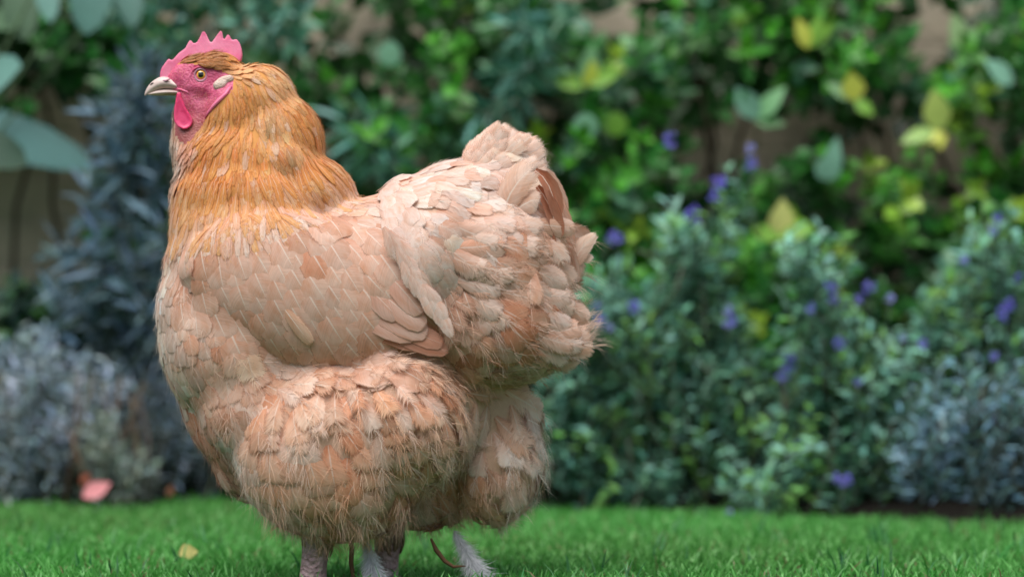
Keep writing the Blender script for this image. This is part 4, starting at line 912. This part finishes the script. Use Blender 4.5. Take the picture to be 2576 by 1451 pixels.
# loose feathers sticking out behind
quill(rp, [(1430, 700, -20), (1448, 620, -24), (1508, 588, -20)], 56, TC*1.1, .15, prof='point')
quill(rp, [(1420, 640, -10), (1470, 640, -14), (1492, 660, -10)], 36, TC*1.1, .2, prof='round')
for x0, y0, x1, y1, x2, y2, W_ in ((1405, 850, 1460, 838, 1500, 802, 62), (1400, 880, 1462, 868, 1496, 828, 66), (1390, 905, 1450, 900, 1480, 860, 60), (1400, 835, 1456, 806, 1484, 794, 54), (1380, 920, 1430, 925, 1462, 892, 60), (1400, 860, 1440, 850, 1480, 830, 70), (1390, 800, 1430, 780, 1462, 775, 56)):
    for k in range(2):
        j = lambda: random.gauss(0, 5)
        quill(rp, [(x0, y0, -40+40*k), (x1+j(), y1+j(), -52+50*k), (x2+j(), y2+j(), -40+45*k)], W_, TC*random.uniform(.88, 1.02), .42, prof='point', fan=FANS['rump_plumage'], nfan=30)
for reg, acc in pl.items():
    o = acc.build(reg, M['feather'], hen)
for reg, acc in down.items():
    if reg in FANS: 
        for k in ('V',): pass
names = {}
for reg, acc in list(FANS.items()):
    if len(acc.V) > 40: acc.build('down_fluff', M['strand'], hen)
for reg, acc in down.items():
    if len(acc.V) > 40: acc.build('down_fluff', M['strand'], hen)

# ---- comb, wattles (outline solids rounded by remeshing)
def solid(name, outline, w0, thick, voxel, sm, mat, taper=None):
    bm = bmesh.new(); n = len(outline)
    a = [bm.verts.new(HP(x, y, w0-thick/2)) for x, y in outline]; b = [bm.verts.new(HP(x, y, w0+thick/2)) for x, y in outline]
    bm.faces.new(a); bm.faces.new(b[::-1])
    for i in range(n): bm.faces.new((a[i], b[i], b[(i+1) % n], a[(i+1) % n]))
    bmesh.ops.recalc_face_normals(bm, faces=bm.faces); bmesh.ops.triangulate(bm, faces=bm.faces)
    me = remeshed(bm, voxel, sm, .5); me.name = name; me.materials.append(mat)
    if taper:
        for v in me.vertices:
            y = 1480-v.co.z*S; x = v.co.x*S+1288; v.co.y = w0/S+(v.co.y-w0/S)*taper(x, y)
    me.polygons.foreach_set('use_smooth', [True]*len(me.polygons)); return link(name, me, hen)
COMB = [(403, 200), (404, 184), (408, 172), (419, 157), (424, 150), (428, 150), (431, 155), (436, 152), (450, 136), (466, 124), (474, 109), (478, 103), (482, 104), (486, 111), (491, 111), (497, 107), (503, 96), (509, 82), (515, 81), (520, 89), (525, 101), (529, 109), (534, 108), (542, 96), (550, 85), (555, 79), (559, 82), (561, 96), (563, 105), (568, 96), (572, 89), (577, 90), (581, 99), (586, 103), (595, 100), (602, 108), (608, 124), (610, 140), (607, 155), (590, 165), (550, 160), (505, 160), (470, 175), (445, 200), (420, 210)]
solid('comb', COMB, 0, 17, .00085, 3, M['comb'], lambda x, y: 1.0 if y > 150 else max(.4, 1-(150-y)/95))
WAT = [(452, 238), (462, 240), (463, 252), (468, 262), (474, 278), (482, 290), (489, 303), (492, 312), (488, 323), (478, 331), (466, 332), (454, 325), (446, 313), (444, 298), (445, 280), (448, 262), (450, 250)]
WDEN = [(a[0]+(b[0]-a[0])*k/6, a[1]+(b[1]-a[1])*k/6) for a, b in zip(WAT, WAT[1:]+WAT[:1]) for k in range(6)]
for w0 in (-40, 40):
    o = solid('wattle', WAT, w0, 9, .0009, 4, M['wattle'])
    me = o.data
    for v in me.vertices:
        x, y = v.co.x*S+1288, 1480-v.co.z*S
        dmin = min(math.hypot(x-a, y-b) for a, b in WDEN)
        hollow = max(0, min(1, (dmin-2.5)/7))*max(0, min(1, (y-250)/40))
        v.co.y += (1 if w0 < 0 else -1)*(3.4*hollow - 1.6)/S*(1 if (v.co.y*S-w0)*(1 if w0 < 0 else -1) < 0 else .2)
        v.co.y += (-1 if w0 < 0 else 1)*(y-240)*.06/S
# earlobes
def onside(px, py, sg, off):
    loc = bvh.ray_cast(Vector(HP(px, py, sg*400)), Vector((0, -sg, 0)))[0]
    return (loc[1]*S if loc is not None else sg*40)+sg*off
for sg in (-1, 1):
    bm = bmesh.new()
    for px, py, rx, ry, rw, ro in ((570, 211, 24, 11, 8, -22), (557, 224, 14, 13, 8, 20), (585, 207, 11, 10, 8, 10), (566, 222, 14, 10, 7, -40)):
        ellip(bm, px, py, onside(px, py, sg, 1), rx, ry, rw, ro)
    me = remeshed(bm, .0009, 3); me.name = 'earlobe'; me.materials.append(M['lobe']); link('earlobe', me, hen)
    # lower cheek fold
    a = Acc(); pts = [HP(px, py, onside(px, py, sg, 1.5)) for px, py in ((590, 226), (578, 246), (560, 264), (545, 278), (532, 292), (524, 304))]
    tube(a, pts, [3.2/S, 5/S, 5.5/S, 5/S, 4/S, 2/S], 8); a.build('cheek_fold', M['comb'], hen)

# ---- beak
def loft(name, st, mat, power=1.0):
    """st: px, top, bottom, halfwidth"""
    V=[]; K=14; n = len(st)
    for px, t, b, hw in st:
        for k in range(K):
            th = 2*math.pi*k/K; yy = (t+b)/2-(b-t)/2*math.cos(th); ww = hw*math.sin(th)*(1 if math.cos(th) < 0 else .92)
            V.append(HP(px, yy, ww))
    Fq = [(i*K+k, i*K+(k+1) % K, (i+1)*K+(k+1) % K, (i+1)*K+k) for i in range(n-1) for k in range(K)]
    Fq += [tuple(range(K))[::-1], tuple((n-1)*K+k for k in range(K))]
    o = mesh_np(name, V, Fq, mat, hen); s = o.modifiers.new('s', 'SUBSURF'); s.levels = 2; s.render_levels = 2; return o
loft('upper_beak', [(363.5, 239.5, 242.5, 1), (365.5, 231, 242, 3.2), (370, 221, 241, 6.5), (378, 210.5, 237.5, 11), (388, 202, 232.5, 15), (400, 195, 228, 19), (413, 192, 226, 23), (430, 196, 227, 26), (448, 206, 231, 29), (466, 219, 236, 31), (480, 229, 239, 30)], M['beak'])
loft('lower_beak', [(372, 236.5, 240.5, 5), (380, 234, 241.5, 8.5), (392, 229, 242, 12.5), (410, 226, 242, 17), (430, 226, 242, 22), (450, 229, 242, 26), (470, 234, 243, 27), (482, 237, 243, 25)], M['beak'])
for sg in (-1, 1):
    a = Acc(); tube(a, [HP(379, 217, sg*8.6), HP(383, 213.5, sg*11.2), HP(388, 211, sg*13.4)], [.6/S, 1.7/S, .7/S], 8); a.build('nostril', M['dark'], hen)
    a = Acc(); tube(a, [HP(412, 206, sg*19), HP(421, 208, sg*23.5), (HP(432, 203, sg*27))], [1/S, 3.2/S, 1.5/S], 8); a.build('cere', M['lid'], hen)
    a = Acc(); tube(a, [HP(450, 228, sg*30.5), HP(464, 232, sg*33), HP(476, 237, sg*36), HP(480, 243, sg*37)], [1.5/S, 2.6/S, 3.0/S, 1.5/S], 8); a.build('mouth_corner', M['comb'], hen)

# ---- eyes
for sg in (-1, 1):
    cx, cyy, R = 511.5, 195.0, 15.5
    loc, nr, _, _ = bvh.ray_cast(Vector(HP(cx, cyy, sg*300)), Vector((0, -sg, 0)))
    wsurf = loc[1]*S
    bm = bmesh.new(); bmesh.ops.create_uvsphere(bm, u_segments=48, v_segments=48, radius=R/S)
    me = bpy.data.meshes.new('eye'); bm.to_mesh(me); bm.free()
    cc = np.array([v.co for v in me.vertices]); r = np.hypot(cc[:, 0], cc[:, 2])*S
    col = np.zeros((len(cc), 4), np.float32); col[:, 3] = 1
    for i, q in enumerate(r):
        if q < 7.6: c_ = (.004, .004, .005)
        elif q < 9.2: c_ = (.95, .62, .08)
        elif q < 11.2: c_ = (.95, .32, .02)
        elif q < 12.8: c_ = (.50, .10, .01)
        else: c_ = (.03, .012, .012)
        if cc[i, 1]*sg < 0: c_ = (.03, .012, .012)
        col[i, :3] = c_
    at = me.attributes.new('fcol', 'FLOAT_COLOR', 'POINT'); at.data.foreach_set('color', col.ravel())
    me.polygons.foreach_set('use_smooth', [True]*len(me.polygons)); me.materials.append(M['eye'])
    for v in me.vertices: v.co = Vector(HP(cx, cyy, wsurf-sg*7.5))+Vector((v.co.x, v.co.y*.85, v.co.z))
    link('eye', me, hen)
    a = Acc()
    for rr, wd, dw, mt in ((14.6, 2.3, 2.8, 'lid'),):
        ring = [HP(cx-1+rr*math.cos(t)*1.02, cyy+1+rr*math.sin(t)*1.04, wsurf+sg*(dw-1.5*abs(math.cos(t)))) for t in np.linspace(0, 2*math.pi, 33)]
        tube(a, ring, [wd/S*(1+.35*max(0, math.sin(t))) for t in np.linspace(0, 2*math.pi, 33)], 10, False)
    a.build('eyelid', M['lid'], hen)
    a = Acc()
    ring = [HP(cx-2+21*math.cos(t)*1.08, cyy+2+21*math.sin(t), wsurf+sg*(2.2-1.5*abs(math.cos(t)))) for t in np.linspace(.2, math.pi*1.9, 30)]
    tube(a, ring, [3.2/S*(.5+.5*math.sin(i/29*math.pi)) for i in range(30)], 8, False); a.build('eye_fold', M['face'], hen)
# fine bristles on the face
a = Acc()
for _ in range(420):
    px, py = random.choice([(445, 185), (470, 250), (495, 262), (500, 320), (540, 260), (450, 165), (520, 240)]); px += random.gauss(0, 16); py += random.gauss(0, 14)
    if math.hypot(px-511, py-195) < 26 or px < 425: continue
    for sg in (-1, 1):
        loc, nr, _, _ = bvh.ray_cast(Vector(HP(px, py, sg*300)), Vector((0, -sg, 0)))
        if loc is None: continue
        an = math.radians(random.gauss(75, 25)); strands(a, np.array(loc), np.array(nr), np.array([math.cos(an)*.8, 0, -math.sin(an)]), random.uniform(7, 16)/S, random.choice([(.6, .25, .18), (.7, .45, .3), (.35, .12, .08)]), .00010, .2)
a.build('face_bristles', M['strand'], hen)

# ---- legs
def leg(px, w, lean, dark=False):
    a = Acc()
    top, ank = (px+lean, 1290, w), (px-4, 1448, w)
    pts = [HP(*top), HP(px+lean*.5, 1350, w), HP(px, 1395, w), HP(px-3, 1425, w), HP(*ank), HP(px-6, 1468, w)]
    tube(a, pts, [44/S, 38/S, 33/S, 33/S, 36/S, 30/S], 16)
    o = a.build('leg', M['shank'], hen); s = o.modifiers.new('s', 'SUBSURF'); s.levels = 1; s.render_levels = 2
    for an, L in ((180, 120), (150, 105), (212, 105), (10, 52)):
        r = math.radians(an); dx, dw = math.cos(r), math.sin(r); t = Acc()
        P = [HP(px-6, 1462, w), HP(px-6+dx*L*.35, 1458, w+dw*L*.35), HP(px-6+dx*L*.7, 1468, w+dw*L*.7), HP(px-6+dx*L, 1471, w+dw*L)]
        tube(t, P, [14/S, 13/S, 11/S, 8/S], 10); tb = t.build('toe', M['shank'], o)
        c_ = Acc(); tube(c_, [P[3], HP(px-6+dx*(L+12), 1470, w+dw*(L+12)), HP(px-6+dx*(L+22), 1478, w+dw*(L+22))], [5.5/S, 3.5/S, .6/S], 8)
        c_.build('claw', M['beak'], tb)
    # feathers hanging down over the shank
    f = Acc()
    for k in range(60):
        th = random.uniform(0, 2*math.pi); y0 = random.uniform(1290, 1352); R = 40
        x0, ww = px+lean*.6+R*math.cos(th), w+R*math.sin(th); L = random.uniform(45, 72)
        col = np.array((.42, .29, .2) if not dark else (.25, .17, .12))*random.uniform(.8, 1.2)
        quill(f, [(x0, y0, ww), (x0+3*math.cos(th), y0+L*.5, ww+4*math.sin(th)), (x0-R*.35*math.cos(th), y0+L, ww-R*.3*math.sin(th))], 22, col, .38, face=(math.cos(th)+1e-3, math.sin(th), .1), prof='point')
    f.build('leg_feathers', M['feather'], o)
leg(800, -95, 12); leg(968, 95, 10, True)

# hanging wisps along the lower edge of the thigh and the vent
f = Acc()
for k in range(330):
    px = random.uniform(685, 1320); w0 = random.uniform(-215, 150)
    y0 = (1318-((px-860)/175)**2*26 if px < 1030 else 1312 if px < 1180 else 1262-(px-1180)*.3)-random.uniform(0, 70)
    if bvh.find_nearest(Vector(HP(px, y0, w0)))[3]*S > 38: continue
    L0 = random.uniform(38, 74); col = np.array((.62, .42, .31))*random.uniform(.7, 1.2); bx = random.gauss(.12, .25)
    for j in range(26):
        c = HP(px+random.gauss(0, 11), y0+random.gauss(0, 9), w0+random.gauss(0, 9))
        strands(f, c, np.array([0, -1., 0]), np.array([bx+random.gauss(0, .16), random.gauss(0, .15), -1]), L0*random.uniform(.5, 1.05)/S, np.clip(col*random.uniform(.8, 1.02), 0, .9), .00017, .35)
f.build('belly_fluff', M['strand'], hen)

# ---- down tufts on the grass by the feet, dry twigs
def plume(P0, P1, R, n, label):
    '''a downy white feather: a curved shaft with loose barbs that lengthen towards its foot'''
    a = Acc(); A_, B_ = HP(*P0), HP(*P1); ax = nrm(B_-A_)
    tube(a, [A_, (A_+B_)/2+np.array([.002, 0, .001]), B_], [.0005, .0005, .0003], 5, fcol=(.85, .8, .75))
    for _ in range(n):
        t = random.random()**.8; c = A_+(B_-A_)*t; o = nrm(np.cross(ax, rv())); d = nrm(o*random.uniform(.3, 1)+ax*random.uniform(.3, 1.1))
        strands(a, c, o*.1, d, random.uniform(.4, 1.0)*R*(.35+.65*t)/S, np.array((.88, .87, .90))*random.uniform(.95, 1.05), .00030, .6)
    b = a.build('down_feather', M['strand']); tag(b, label, 'feather', 'white down feathers caught at the hen\'s feet'); return b
plume((925, 1352, -70), (948, 1452, -100), 84, 2600, 'white fluffy down feather in the grass between the hen\'s two legs')
plume((1140, 1335, 20), (1206, 1450, 10), 84, 2600, 'white fluffy down feather in the grass under the hen\'s rear fluff')
def twig(pts, r, col, label):
    a = Acc(); P = [HP(*p) for p in pts]; tube(a, P, r, 7, fcol=col); o = a.build('twig', M['stem']); tag(o, label, 'twig', 'dry twigs beside the hen\'s feet')
twig([(880, 1340, -60), (890, 1372, -64), (888, 1410, -66), (895, 1455, -66), (897, 1478, -66)], [.0010, .0024, .0022, .0016, .001], (.20, .10, .06), 'upright brown twig in the grass between the hen\'s legs')
twig([(1085, 1352, -30), (1098, 1380, -34), (1120, 1408, -36), (1142, 1422, -38), (1172, 1420, -40)], [.0009, .0022, .0020, .0016, .0004], (.18, .09, .05), 'curved brown twig hooked under the hen\'s rear fluff')
